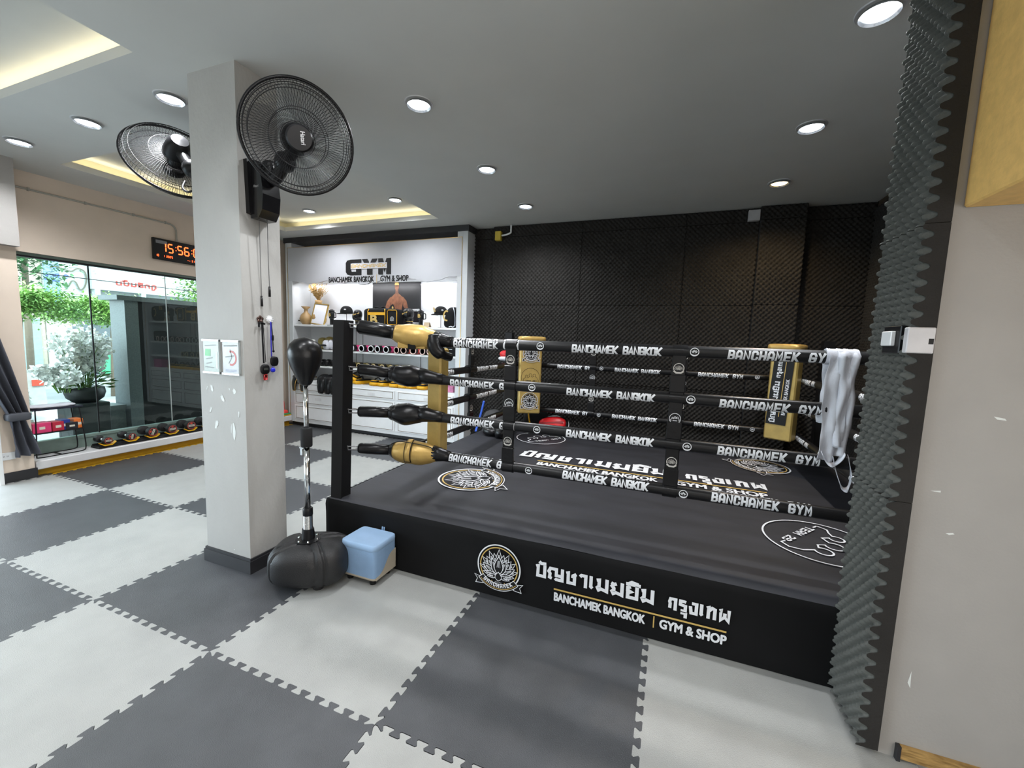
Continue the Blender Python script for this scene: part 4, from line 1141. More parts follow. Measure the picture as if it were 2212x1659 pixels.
# tumblers
def tumbler(x, y, label, letter, flip=1):
    t = th('tumbler', x, y, S1, label, 'tumbler', 'black tumblers')
    KT = Matrix.Translation((x, y, S1)) @ Matrix.Scale(.82, 4) @ Matrix.Translation((-x, -y, -S1))
    q = MB(); q.T = KT; q.lathe([(.001, 0), (.034, 0), (.036, .02), (.036, .10), (.040, .125), (.052, .135), (.054, .15), (.055, .255), (.050, .262)], (x, y, S1), 22).build('body', black_plastic, t, True, sharp=40)
    q = MB(); q.T = KT; q.lathe([(.050, .262), (.056, .268), (.056, .285), (.045, .292), (.03, .294), (.03, .306), (.001, .306)], (x, y, S1), 20).build('lid', black_plastic, t, True, sharp=40)
    q = MB(); q.T = KT; q.tube(catmull([(x + flip * .05, y, S1 + .245), (x + flip * .095, y, S1 + .24), (x + flip * .102, y, S1 + .20), (x + flip * .098, y, S1 + .150), (x + flip * .05, y, S1 + .148)], 5), .009, 8); q.build('handle', black_plastic, t, True)
    q = MB(); q.T = KT; type_text(q, letter, frame((x - .026, y - .0570, S1 + .17), (1, 0, 0), (0, 0, 1)), width=.05 if len(letter) == 1 else .05, h=.06 if len(letter) == 1 else .03, bold=.003); q.build('print', gold_print, t)
    MB().lathe([(.001, 0), (.072, 0), (.072, .003)], (x, y, S1 - .0008), 20).build('coaster', white_paint, t)
tumbler(-3.19, 4.07, 'black lidded tumbler with handle beside the framed certificate', 'B')
tumbler(-1.49, 4.07, 'black lidded tumbler with gold letter B right of the duffel bag', 'B')
# caps on stands
def cap(x, y, label, gold, rz):
    t = th('cap', x, y, S1 + .16, label, 'cap'); q = MB(); R = Matrix.Rotation(rz, 3, 'Z')
    z0 = S1 + .195
    def f(p): return V((p.x, p.y, p.z if p.z > 0 else p.z * .08))
    q.sell((x, y, z0), (.088, .098, .118), .95, 24, 14, rz, fn=f, e2=.8); q.build('crown', black_fabric, t, True)
    q = MB(); n = 16; vs = []; fs = []
    for i in range(n + 1):
        a = PI + PI * i / n
        for r, zz in ((.088, .004), (.125, .0), (.158, -.012)):
            k = 1 if abs(math.cos(a)) < .8 else .9
            p = R @ V((math.cos(a) * .085 * (1 if r < .1 else (1.05 if r < .14 else 1.0)), math.sin(a) * r * (1.0), zz)); vs.append(V((x, y, z0)) + p)
    for i in range(n):
        for j in range(2): fs.append((i * 3 + j, i * 3 + j + 1, i * 3 + j + 4, i * 3 + j + 3))
    q.add(vs, fs); q.build('brim', black_fabric, t, True, solid=.005)
    d = R @ V((0, -1, 0)); xd = R @ V((1, 0, 0))
    q = MB(); type_text(q, 'B' if gold else 'MEK', frame(V((x, y, z0 + .03)) + d * .100 - xd * .028, xd, V((0, 0, 1)) - d * -.25 + d * 0), width=.055 if gold else .07, h=.062 if gold else .03, bold=.003, mi=0); q.build('front_letter', [gold_print if gold else white_print], t)
    q = MB(); q.sell(V((x, y, z0 + .055)) + xd * .075 + d * .02, (.018, .018, .012), 1, 10, 6); q.build('side_badge', white_print, t, True)
    s = th('cap_stand', x, y, S1, 'thin black wire stand under the ' + ('flat brim cap with gold letter' if gold else 'curved brim cap beside the helmet'), 'stand')
    MB().cyl((x, y, S1), (x, y, z0 - .002), .004, n=8).lathe([(.001, .004), (.045, .003), (.048, 0)], (x, y, S1), 18).build('stand', black, s)
cap(-2.93, 4.12, 'black curved brim cap with white lettering on a wire stand', False, math.radians(-50))
cap(-1.18, 4.12, 'black flat brim cap with gold letter B on a wire stand', True, math.radians(-30))
# boxing gloves standing up
def glove(x, y, label, rz, s=1.0):
    t = th('boxing_glove', x, y, S1, label, 'boxing glove', 'black boxing gloves on the top shelf'); R = Matrix.Rotation(rz, 3, 'Z')
    def P(a, b, c): return V((x, y, S1)) + R @ V((a * s, b * s, c * s))
    q = MB(); q.T = Matrix.Translation((x, y, S1)) @ Matrix.Rotation(rz, 4, 'Z') @ Matrix.Scale(s, 4)
    q.sell((.0, -.01, .205), (.078, .085, .092), .85, 20, 14); q.sell((0, .01, .125), (.058, .055, .085), .8, 18, 10); q.build('fist', black_leather, t, True)
    q = MB(); q.T = Matrix.Translation((x, y, S1)) @ Matrix.Rotation(rz, 4, 'Z') @ Matrix.Scale(s, 4)
    q.sell((-.068, -.02, .165), (.030, .035, .062), .9, 14, 10); q.build('thumb', black_leather, t, True)
    q = MB(); q.T = Matrix.Translation((x, y, S1)) @ Matrix.Rotation(rz, 4, 'Z') @ Matrix.Scale(s, 4)
    q.lathe([(.05, 0), (.056, .005), (.056, .085), (.052, .09)], (0, .01, 0), 20); q.build('cuff', black_leather, t, True, sharp=40)
    q = MB(); q.T = Matrix.Translation((x, y, S1)) @ Matrix.Rotation(rz, 4, 'Z') @ Matrix.Scale(s, 4)
    q.torus((0, .01, .086), .056, .004); q.torus((0, .01, .006), .056, .004); q.build('cuff_piping', gold_print, t, True)
    q = MB(); type_text(q, 'Banchamek', Matrix.Translation((x, y, S1)) @ Matrix.Rotation(rz, 4, 'Z') @ Matrix.Scale(s, 4) @ frame((-.05, -.098, .185), (1, .1, .35), (0, 0, 1)), width=.11, h=.026, bold=.001); q.build('lettering', gold_print, t)
glove(-2.70, 4.12, 'black boxing glove standing on its cuff left of the duffel bag', .35, .86)
glove(-1.72, 4.10, 'black boxing glove with gold piped cuff between duffel bag and tumbler', -.2, .95)
# duffel bag
t = th('duffel_bag', -2.20, 4.06, S1, 'black duffel bag with yellow piping and large gold letter B', 'bag')
bx_, by_, bz_ = -2.20, 4.10, S1 + .002
q = MB(); q.sell((bx_, by_, bz_ + .135), (.30, .11, .135), .30, 28, 16); q.build('body', black_fabric, t, True)
q = MB(); q.sell((bx_ + .27, by_ - .055, bz_ + .130), (.105, .075, .128), .28, 24, 14); q.build('side_pocket', black_fabric, t, True)
y_ = by_ - .118
q = MB()
q.tube([(bx_ - .19, y_, bz_ + .02), (bx_ - .19, y_, bz_ + .22), (bx_ - .175, y_ + .01, bz_ + .255)], .006, 6); q.tube([(bx_ + .13, y_, bz_ + .02), (bx_ + .13, y_, bz_ + .22), (bx_ + .12, y_ + .01, bz_ + .255)], .006, 6)
pr_ = [(bx_ + .27 + a * .085, by_ - .131, bz_ + .130 + b * .108) for a, b in ((-1, -.8), (-1, .8), (-.8, 1), (.8, 1), (1, .8), (1, -.8), (.8, -1), (-.8, -1))]
q.tube(pr_, .005, 6, closed=True); q.build('piping', yellow_m, t, True)
MB().bx(bx_ - .185, bx_ + .125, y_ - .003, y_ + .004, bz_ + .165, bz_ + .205).build('strap_band', yellow_m, t)
q = MB(); q.tube(catmull([(bx_ - .12, by_ - .06, bz_ + .255), (bx_ - .08, by_ - .07, bz_ + .285), (bx_, by_ - .06, bz_ + .275), (bx_ + .06, by_ - .05, bz_ + .29), (bx_ + .10, by_ - .05, bz_ + .255)], 5), .012, 8); q.build('handle', black_fabric, t, True)
q = MB(); type_text(q, 'B', frame((bx_ - .135, y_ - .002, bz_ + .03), (1, 0, 0), (0, 0, 1)), width=.12, h=.135, bold=.008); type_text(q, 'ACADEMY', frame((bx_ - .17, y_ - .004, bz_ + .172), (1, 0, 0), (0, 0, 1)), width=.001, h=.001)
q.build('gold_letter', gold_print, t)
q = MB(); lotus_emblem(q, frame((bx_ + .27, by_ - .1325, bz_ + .11), (1, 0, 0), (0, 0, 1)), .034, gold=0, blk=1, detail=False, disc=False); q.build('white_print', [white_print, black], t)
# card stand and drawstring bag
t = th('card_stand', -1.355, 4.06, S1, 'small tan folded card sign left of the flat brim cap', 'sign')
MB().prism([(-.05, 0), (.05, 0), (.040, .075), (-.045, .075)], 0, .004, M=frame((-1.37, 4.03, S1), (1, 0, 0), (0, .3, 1))).prism([(-.05, 0), (.05, 0), (.040, .075), (-.045, .075)], 0, .004, M=frame((-1.365, 4.085, S1), (1, 0, 0), (0, -.35, 1))).build('card', mat('kraft_card', (0.52, 0.40, 0.27), 0.8), t)
t = th('drawstring_bag', -.97, 4.12, S1, 'black leaning drawstring bag with gold print at the right end of the top shelf', 'bag')
def lean(p): return V((p.x + p.z * .25 * (1 if p.x < 0 else .2), p.y, p.z))
q = MB(); q.sell((-.985, 4.12, S1 + .15), (.105, .08, .15), .6, 22, 14, fn=lean); q.build('body', black_fabric, t, True)
q = MB(); M = frame((-1.015, 4.035, S1 + .14), (1, 0, 0), (.0, 0, 1))
q.stroke(arc(-.02, .03, .045, math.radians(60), math.radians(290), 14, 1.5), .022, M, .005); q.build('gold_print', gold_print, t)
q = MB(); q.tube(catmull([(-.95, 4.07, S1 + .29), (-.91, 4.03, S1 + .24), (-.895, 4.03, S1 + .15), (-.90, 4.04, S1 + .03)], 5), .005, 6); q.tube(catmull([(-.99, 4.03, S1 + .012), (-.95, 4.02, S1 + .02), (-.93, 4.03, S1 + .01), (-.90, 4.025, S1 + .025)], 4), .008, 6); q.build('cord', white_cloth, t, True)

# ---- second shelf
S2, S3, S4 = 1.3155, 1.0455, .7905
def pad_roll(x, y, z, label, body, group, r=.050, L=.26, rim=None, rz=0.0, inner=None, name='shin_guard'):
    t = thing(name, (x, y, z), label, 'shin guard', group); R = Matrix.Rotation(rz, 3, 'Z')
    f = R @ V((0, -1, 0)); c = V((x, y, z + r + .003))
    a = c + f * L * .5; b = c - f * L * .5
    q = MB(); q.lathe([(r * .80, 0), (r, .003), (r * 1.0, L * .30), (r * .98, L * .30)], a, 20, axis=-f); q.lathe([(r * .80, 0.0), (r * .78, L * .9)], a, 16, axis=-f); q.build('cuff', black_leather, t, True, sharp=50)
    q = MB(); q.lathe([(r * 1.0, L * .28), (r * 1.06, L * .33), (r * 1.05, L * .8), (r * .8, L), (.001, L)], a, 20, axis=-f); q.build('shell', body, t, True)
    MB().torus(a + f * .002, r * .93, .0075, axis=f, n=22, k=6).build('piping', rim or white_print, t, True)
    q = MB(); q.bev(a - f * L * .20 + V((0, 0, r * .95)), (r * .9, .055, .016), .004, rz=rz); q.build('strap', black_leather, t)
    return t
xs2 = [-2.72, -2.54, -2.37, -2.22, -2.07, -1.90]
ps = ['first', 'second', 'third', 'fourth', 'fifth', 'sixth']
for i, x in enumerate(xs2[:5]): pad_roll(x, 4.14, S2, f'{ps[i]} pink shin guard from the left on the second shelf, white piped', pink_m, 'pink and coral shin guards', rz=.1 * ((i % 3) - 1))
for i, x in enumerate((-1.86, -1.75, -1.60, -1.40, -1.29, -1.15)): pad_roll(x, 4.14, S2, f'{ps[i]} coral shin guard from the left at the right half of the second shelf', coral_m, 'pink and coral shin guards', rz=.14 * ((i % 3) - 1), rim=mat('pale_piping', (0.75, 0.55, 0.50), 0.5))
t = th('storage_bag', -.97, 4.15, S2, 'black square pouch at the right end of the second shelf', 'bag')
MB().sell((-.97, 4.15, S2 + .105), (.095, .08, .105), .3, 20, 12).build('pouch', black_fabric, t, True)
MB().bx(-1.0, -.955, 4.066, 4.07, S2 + .095, S2 + .103).build('label_strip', white_print, t)
for i, (x, z, s) in enumerate(((-3.56, S2, 1.0), (-3.40, S2, 1.1))):
    t = th('gold_pouch', x, 4.22, z, ['left', 'right'][i] + ' gold mesh pouch behind the reflex bag on the second shelf', 'pouch', 'gold mesh pouches')
    q = MB(); q.sell((x, 4.24, z + .10 * s), (.075, .07, .10 * s), .7, 18, 12); q.v = [tuple(V(p) + .008 * noise.noise_vector(V(p) * 30)) for p in q.v]; q.build('pouch', olive_gold, t, True)
for i, (x, y, z) in enumerate(((-3.36, 4.12, .05), (-3.27, 4.14, .055), (-3.20, 4.16, .045), (-3.30, 4.08, .03))):
    t = th('white_glove', x, y, S2, ['white fabric glove left of the ring post on the second shelf', 'white glove bundle upright beside the gold pouches', 'white glove bundle nearest the ring post', 'white and black glove in front on the second shelf'][i], 'glove', 'white gloves')
    q = MB(); q.sell((x, y, S2 + z + .03), (.05, .06, z + .03), .8, 16, 10, rz=i * .5); q.v = [tuple(V(p) + .012 * noise.noise_vector(V(p) * 18)) for p in q.v]; q.build('glove', white_cloth, t, True)
    if i == 3: MB().sell((x - .04, y - .05, S2 + .075), (.07, .03, .016), .8, 14, 8).build('strap', black_leather, t, True)
# ---- third shelf: gold shin guards in the middle, black gloves at the left
for i, x in enumerate((-2.75, -2.60, -2.45, -2.30, -2.15, -2.0, -1.85)):
    pad_roll(x, 4.15, S3, f'{(ps + ["seventh"])[i]} gold shin guard from the left on the third shelf', olive_gold, 'gold shin guards', r=.042, rz=.12 * ((i % 3) - 1), rim=mat('tan_piping', (0.5, 0.40, 0.2), 0.5))
for i, x in enumerate((-3.45, -3.32, -3.19, -3.06)):
    t = th('training_glove', x, 4.12, S3, f'{ps[i]} black training glove from the left on the third shelf behind the reflex bag', 'glove', 'black training gloves')
    q = MB(); q.sell((x, 4.12, S3 + .055), (.055, .08, .055), .75, 16, 10); q.v = [tuple(V(p) + .008 * noise.noise_vector(V(p) * 20)) for p in q.v]; q.build('glove', black_leather, t, True)
    MB().torus((x, 4.04, S3 + .05), .034, .006, axis=(0, -1, 0), n=16, k=6).build('cuff', black_fabric, t, True)
# ---- counter: yellow kick pads, drooping pads, pink boxes
def kick_pad(x, y, label, rz, hs=1.0, up=False):
    t = thing('kick_pad', (x, y, S4), label, 'kick pad', 'yellow kick pads on the counter', )
    T = Matrix.Translation((x, y, S4 + .001)) @ Matrix.Rotation(rz, 4, 'Z')
    if up: T = T @ Matrix.Translation((0, 0, .06)) @ Matrix.Rotation(math.radians(28), 4, 'Y')
    q = MB(); q.T = T; q.sell((0, 0, .028), (.075, .15, .028), .3, 22, 8); q.build('sole', yellow_m, t, True)
    q = MB(); q.T = T; q.sell((0, .01, .064), (.066, .135, .014), .3, 20, 8); q.build('top_layer', black_leather, t, True)
    q = MB(); q.T = T; q.bev((0, -.075, .080), (.085, .10, .008), .003); q.build('patch', yellow_m, t)
    q = MB(); q.T = T; q.tube(arc3((0, -.01, .06), .055), .012, 8); q.build('arm_strap', black_leather, t, True)
    return t
def arc3(c, r, n=12): return [(c[0] + r * math.cos(PI * i / n), c[1], c[2] + r * 1.1 * math.sin(PI * i / n)) for i in range(n + 1)]
kick_pad(-2.80, 4.14, 'yellow kick pad tipped up beside the black ring post', .5, up=True); kick_pad(-2.66, 4.16, 'yellow kick pad lying flat right of the tipped one', -.3)
for i, x in enumerate((-2.33, -2.16, -1.96, -1.79, -1.63)):
    kick_pad(x, 4.15, f'{ps[i]} yellow kick pad from the left in the row seen between the ring ropes', [.05, -.25, .1, 0, -.2][i])
kick_pad(-1.46, 4.15, 'yellow kick pad at the right end of the row beside the pink boxes', .1)
def droop_pad(x, label, trim, n_=2, rz=0.0, s=1.0):
    t = thing('focus_mitt', (x, 4.02, S4), label, 'focus mitt', 'black mitts drooping over the counter edge')
    for k in range(2):
        P = catmull([(0, .16, .05), (0, .06, .10 - .02 * k), (.005, -.03, .06), (.01, -.06 - .015 * k, -.05), (.0, -.06 - .01 * k, -.13 - .05 * k)], 6)
        q = MB(); T = Matrix.Translation((x + .035 * k * s, 4.02 - .022 * k, S4 - .0)) @ Matrix.Rotation(rz, 4, 'Z') ; q.T = T
        R_ = [.045 + .03 * math.sin(PI * (i / (len(P) - 1)) ** .8) for i in range(len(P))]; R_[-1] = .03
        q.tube(P, R_, 14, flat=.32); q.build('pad', black_leather, t, True)
        q = MB(); q.T = T
        out = []
        for sg in (-1, 1):
            L_ = [V((sg * r * .98, p.y - .006, p.z - .004)) for p, r in zip(P, R_)]
            out += L_ if sg < 0 else L_[::-1]
        q.tube(out, .0045, 6, closed=True); q.build('piping', trim, t, True)
    q = MB(); q.T = Matrix.Translation((x, 4.02, S4)) @ Matrix.Rotation(rz, 4, 'Z'); q.bev((.02, -.05, .045), (.11, .05, .05), .01); q.build('strap', black_leather, t)
cream_pipe = mat('amber_piping', (0.75, 0.45, 0.10), 0.5)
droop_pad(-3.90, 'black mitt with amber piping hanging over the counter edge at far left', cream_pipe, rz=-.3)
droop_pad(-3.72, 'black mitt with amber piping hanging just left of the reflex bag pole', cream_pipe, rz=-.25)
droop_pad(-3.34, 'plain black mitt hanging right of the reflex bag pole', black_fabric, rz=.15)
droop_pad(-3.20, 'plain black mitt hanging in the middle between pole and ring post', black_fabric, rz=.1)
droop_pad(-3.07, 'plain black mitt hanging nearest the ring post', black_fabric, rz=0)
for i, z in enumerate((0, .082)):
    t = th('pink_box', -1.06, 4.10, S4 + z, ['lower', 'upper'][i] + ' pink carton of the two stacked at the right end of the counter', 'box', 'pink cartons')
    MB().bev((-1.03 + .005 * i, 4.12, S4 + .041 + z), (.24, .16, .08), .003).build('carton', mat('pink_card', (0.62, 0.22, 0.38), 0.6), t)
    q = MB(); q.bx(-.965, -.915, 4.037, 4.04, S4 + .015 + z, S4 + .07 + z); q.build('side_print', mat('mauve_print', (0.45, 0.16, 0.30), 0.6), t)

# ================================================================ WINDOW BAY
SB = .1635
# dumbbell tray with dumbbells
t = thing('dumbbell_tray', (-4.13, 2.2, SB), 'long black dumbbell tray on the white window sill', 'rack')
MB().bev((-4.15, 2.23, SB + .012), (.17, 1.62, .024), .004).bx(-4.23, -4.21, 1.43, 3.03, SB + .02, SB + .04).bx(-4.09, -4.07, 1.43, 3.03, SB + .02, SB + .04).build('tray', black, t)
DB = [(1.50, .042), (1.73, .044), (1.95, .058), (2.17, .056), (2.40, .060), (2.63, .062), (2.86, .064)]
redp = mat('red_print', (0.55, 0.05, 0.03), 0.5); cream = mat('cream_print', (0.75, 0.72, 0.60), 0.5)
for i, (y, r) in enumerate(DB):
    zc_ = SB + .045 + r; lb = ['smallest dumbbell at the left end of the tray', 'second small dumbbell from the left', 'third dumbbell from the left, first of the larger ones', 'fourth dumbbell from the left on the tray', 'fifth dumbbell from the left on the tray', 'sixth dumbbell, half hidden by the pillar', 'dumbbell hidden deepest behind the pillar'][i]
    t = thing('dumbbell', (-4.15, y, zc_), 'black round headed ' + lb, 'dumbbell', 'dumbbells on the window sill')
    for x in (-4.245, -4.075):
        MB().lathe([(.001, -.032), (r * .86, -.032), (r * .98, -.026), (r, -.012), (r, .014), (r * .96, .028), (r * .84, .032), (.001, .032)], (x, y, zc_), 26, axis=(1, 0, 0)).build('head', black_rubber, t, True, sharp=40)
    MB().tube([(-4.22, y, zc_), (-4.19, y, zc_), (-4.16, y, zc_), (-4.13, y, zc_), (-4.10, y, zc_)], [.014, .015, .018, .015, .014], 12).build('handle', chrome, t, True)
    q = MB(); an = [0, 1.4, 1.2, .05, 0, .9, 0][i]
    M = frame((-4.0425, y, zc_), (0, 1, 0), (0, 0, 1)) @ Matrix.Rotation(an, 4, 'Z')
    q.stroke(arc(0, 0, r * .80, 0, 2 * PI, 24)[:-1], r * .09, M, .0006, closed=True, mi=0)
    q.flat([(-r * .62, -r * .22), (r * .62, -r * .22), (r * .62, r * .2), (-r * .62, r * .2)], M, .0006, 1)
    q.flat(arc(0, r * .48, r * .26, 0, 2 * PI, 12, .6)[:-1], M, .0007, 0)
    block_text(q, 'BAAM', M @ Matrix.Translation((-r * .55, -r * .14, 0)), r * .28, .98, .8, .2, z=.0012, mi=2)
    q.build('end_print', [redp, cream, black], t)
    t2 = thing('dumbbell_cradle', (-4.075, y, SB + .02), 'yellow cradle under the ' + lb, 'cradle', 'yellow dumbbell cradles')
    q = MB(); w = .075
    for x in (-4.065,):
        M = frame((x, y, SB + .030), (0, 1, 0), (0, 0, 1))
        q.prism([(-w, .030), (-.035, .0), (.035, .0), (w, .030), (w, .040), (.035, .013), (-.035, .013), (-w, .040)], -.02, .02, M=M)
    q.build('cradle', yellow_m, t2)
    q = MB(); q.bx(-4.24, -4.08, y - .03, y + .03, SB + .024, SB + .034); q.build('base', black, t2)

# wire rack with boxes
t = thing('wire_rack', (-4.2, 1.13, SB), 'small black two tier metal rack standing on the left end of the sill', 'rack')
q = MB()
for x in (-4.13, -4.30):
    q.tube(catmull([(x, .955, .675), (x, .95, .40), (x, .94, .20), (x, .965, SB + .008), (x, 1.15, SB + .006), (x, 1.30, SB + .008), (x, 1.335, .21), (x, 1.325, .40), (x, 1.30, .675)], 4), .006, 8)
for y in (1.13,): q.tube([(-4.13, y, SB + .008), (-4.30, y, SB + .008)], .006, 8)
q.build('frame', black, t, True)
MB().bev((-4.215, 1.13, .68), (.20, .40, .018), .003).build('top_tray', mat('navy_black_tray', (0.012, 0.014, 0.03), 0.4), t)
MB().bev((-4.215, 1.135, .425), (.19, .385, .012), .003).build('lower_shelf', black, t)
t = thing('towel', (-4.2, 1.12, .69), 'folded white towel spread on top of the wire rack', 'towel')
q = MB(); q.sell((-4.215, 1.11, .705), (.092, .185, .014), .5, 26, 8); q.v = [tuple(V(p) + V((0, 0, .012 * noise.noise(V(p) * 22)))) for p in q.v]; q.build('towel', white_cloth, t, True)
for (y, w, h_, c, lab) in ((1.00, .14, .105, (0.75, .05, .18), 'bright pink carton at the left of the wire rack shelf'), (1.125, .09, .10, (.50, .02, .05), 'dark red carton beside the pink one on the wire rack'),
                  (1.19, .07, .11, (.02, .04, .25), 'navy blue carton in the middle of the wire rack shelf'), (1.235, .10, .075, (.015, .015, .02), 'black lettered carton on the wire rack shelf'), (1.295, .075, .105, (.90, .22, .04), 'orange carton at the right end of the wire rack')):
    t = thing('carton', (-4.16, y, .431), lab, 'box')
    xo = -.0 if w > .08 else -.01
    MB().bev((-4.20 + xo, y, .4315 + h_ / 2), (.13, w, h_), .003).build('carton', mat('carton_%d' % int(y * 1000), c, 0.5), t)
    MB().bx(-4.1345 + xo, -4.134 + xo, y - .022, y + .022, .4315 + h_ * .35, .4315 + h_ * .62).build('label', cream, t)

# curtain tied back at the left of the window
cur_m = mat('charcoal_curtain', (0.065, 0.070, 0.090), 0.9, sheen=0.1, var=.15, scale=10)
t = thing('curtain', (-3.96, .74, .25), 'dark grey curtain tied back at the left edge of the window', 'curtain')
def curtain(z0, z1, fy0, fy1, name, folds=9, n=30, m=90, xo=-3.97):
    q = MB(); vs = []; fs = []
    for i in range(n + 1):
        u = i / n; z = z0 + (z1 - z0) * u
        a = fy0(u); b = fy1(u); dep = .045 * min(1, .35 + 4 * (b - a))
        for j in range(m + 1):
            s = j / m
            vs.append((xo + .9 * dep * math.sin(folds * 2 * PI * s + 1.2 * math.sin(u * 3)) + .012 * noise.noise(V((s * 9, u * 5, 2))), a + (b - a) * s, z))
    for i in range(n):
        for j in range(m): k = i * (m + 1) + j; fs.append((k, k + 1, k + m + 2, k + m + 1))
    q.add(vs, fs); q.build(name, cur_m, t, True)
curtain(.69, 2.30, lambda u: .70 - .55 * u, lambda u: .845 - .14 * min(1, u * 2.1) - .0 * u, 'upper_drape', 3.3, 30, 110)
curtain(.255, .63, lambda u: .735 - .02 * u, lambda u: .925 - .095 * u ** 1.4, 'lower_drape', 2.6)
q = MB(); q.sell((-3.965, .775, .66), (.055, .085, .040), .4, 22, 10); q.build('tieback', mat('curtain_tie', (0.07, 0.075, 0.09), 0.7), t, True)

# wall socket near the floor
t = thing('wall_socket', (-4.02, .66, .27), 'white double wall socket below the curtain at the far left', 'socket')
MB().bev((-4.024, .70, .268), (.012, .115, .075), .003).build('plate', white_paint, t)
q = MB()
for y in (.675, .700): q.bx(-4.0176, -4.017, y - .003, y - .001, .262, .276); q.bx(-4.0176, -4.017, y + .005, y + .007, .262, .276)
q.build('slots', black, t)

# LED clock and its conduit
t = thing('led_clock', (-4.29, 2.52, 2.46), 'black wall clock with red digits above the window, cut off by the pillar', 'clock')
CX_ = -4.262
MB().bev((-4.281, 2.60, 2.600), (.038, .84, .27), .006).build('housing', black_plastic, t)
led = mat('red_led', (0.1, 0, 0), 0.4, emit=(1.0, 0.10, 0.02), estr=5.0)
q = MB(); M = frame((CX_ + .001, 2.24, 2.60), (0, 1, 0), (0, 0, 1))
seg = {'0': 'abcdef', '1': 'bc', '5': 'afgcd', '6': 'afgedc', '2': 'abged', '3': 'abgcd'}
def digit(ch, x, z, w, h, th_):
    g = th_ * .35
    S = {'a': ((x + g, z + h), (x + w - g, z + h)), 'd': ((x + g, z), (x + w - g, z)), 'g': ((x + g, z + h / 2), (x + w - g, z + h / 2)), 'f': ((x, z + h / 2 + g), (x, z + h - g)), 'b': ((x + w, z + h / 2 + g), (x + w, z + h - g)), 'e': ((x, z + g), (x, z + h / 2 - g)), 'c': ((x + w, z + g), (x + w, z + h / 2 - g))}
    for s_ in seg[ch]: q.stroke(S[s_], th_, M, .001)
xx = .03
for ch in '15:56:00':
    q = MB()
    if ch == ':':
        for zz in (.025, .065):
            q = MB(); q.flat(arc(xx + .008, zz - .01, .006, 0, 2 * PI, 8)[:-1], M, .001); q.build('clock_dot', led, t)
        xx += .032
    else: digit(ch, xx, -.025, .052, .105, .013); xx += .082; q.build('clock_digit', led, t)
def small(s_, x, z):
    global q
    for ch in s_:
        if ch == ' ': x += .014; continue
        q = MB()
        if ch == '-': q.stroke([(x, z + .012), (x + .012, z + .012)], .004, M, .001); x += .02
        else: digit(ch, x, z, .012, .024, .004); x += .020
        q.build('clock_digit', led, t)
small('10', -.035, -.095); small('1', .05, -.095); small('2025', .085, -.095); small('-- 31', .34, -.100)
q = MB(); q.flat([(-.03, .07), (.10, .07), (.10, .11), (-.03, .11)], M, .0005); q.build('grey_patch', mat('clock_patch', (.25, .25, .27), .3), t)  # plain grey rectangle at the upper left of the housing
t = thing('conduit', (-4.28, 1.7, 2.95), 'grey conduit running along the wall above the window down to the clock', 'pipe')
MB().tube(catmull([(-4.288, .89, 2.955), (-4.288, 1.6, 2.955), (-4.288, 2.30, 2.953), (-4.288, 2.42, 2.945), (-4.288, 2.465, 2.90), (-4.288, 2.47, 2.82), (-4.288, 2.47, 2.735)], 6), .010, 8).build('pipe', mat('conduit_grey', (0.42, 0.41, 0.36), 0.5), t, True)
q = MB()
for y in (1.1, 1.55, 2.0, 2.35): q.bx(-4.299, -4.274, y - .008, y + .008, 2.94, 2.97)
q.build('clips', mat('conduit_grey', (0, 0, 0)), t)

# red mitt on the sill behind the pillar
t = thing('rubber_mitt', (-4.2, 3.86, SB), 'red rubber training mitt standing on the sill between pillar and cabinet', 'mitt')
q = MB(); q.sell((-4.12, 3.86, SB + .17), (.045, .060, .13), .8, 18, 12); q.sell((-4.11, 3.89, SB + .05), (.05, .08, .05), .6, 18, 10); q.build('mitt', mat('coral_red_rubber', (0.85, 0.06, 0.05), 0.35), t, True)
t = thing('exercise_band', (-4.1, 3.86, SB), 'coloured folded exercise bands below the red mitt on the sill', 'bands')
MB().bev((-4.06, 3.88, SB + .012), (.07, .20, .020), .004).build('yellow_band', yellow_m, t)
MB().bev((-4.06, 3.88, SB + .034), (.07, .20, .022), .004).build('green_band', mat('green_band', (0.05, .3, .1), .5), t)

# ================================================================ OUTSIDE
pave = mat('pale_street_paving', (0.24, 0.25, 0.26), 0.8, var=.1, scale=1.5)
struct(MB().bx(-40, -4.46, -14, 30, -.25, -.13).build('ground', pave))
struct(MB().bx(-9.6, -7.4, -14, 30, -.13, -.06).build('trim_kerb', mat('kerb', (0.35, 0.36, 0.36), .8)))
# dark shop front wall outside with a grey granite pier
t = thing('shop_front_wall', (-6.4, 3.6, -.13), 'dark glossy shopfront block outside the window with a grey granite edge', 'wall')
MB().bx(-5.62, -5.30, 2.50, 3.9, -.13, 1.955).build('dark_panel', mat('black_granite', (0.006, 0.006, 0.007), 0.5, spec=.2), t)
MB().bx(-5.64, -5.28, 2.34, 2.50, -.13, 1.955).build('granite_pier', mat('grey_granite', (0.10, 0.12, 0.125), .4, var=.15, scale=60), t)
MB().bx(-5.70, -5.24, 2.24, 3.95, 1.955, 2.02).build('coping', mat('grey_granite', (0, 0, 0)), t)
MB().bx(-5.64, -5.34, 2.10, 2.31, -.13, .42).bx(-5.66, -5.32, 2.07, 2.31, .42, .46).build('low_pier', mat('grey_granite', (0, 0, 0)), t)
t = thing('shop_sign_board', (-6.2, 4.2, 1.9), 'yellow framed dark sign board outside, partly behind the pillar', 'sign')
q = MB(); q.bx(-6.05, -6.0, 3.80, 4.7, 2.02, 2.5); q.bx(-6.05, -6.0, 4.2, 4.3, -.13, 2.02); q.build('frame', mat('yellow_frame', (0.75, 0.65, 0.15), .5), t)
MB().bx(-5.999, -5.99, 3.85, 4.65, 2.05, 2.46).build('panel', mat('sign_slate', (0.03, .04, .05), .5), t)
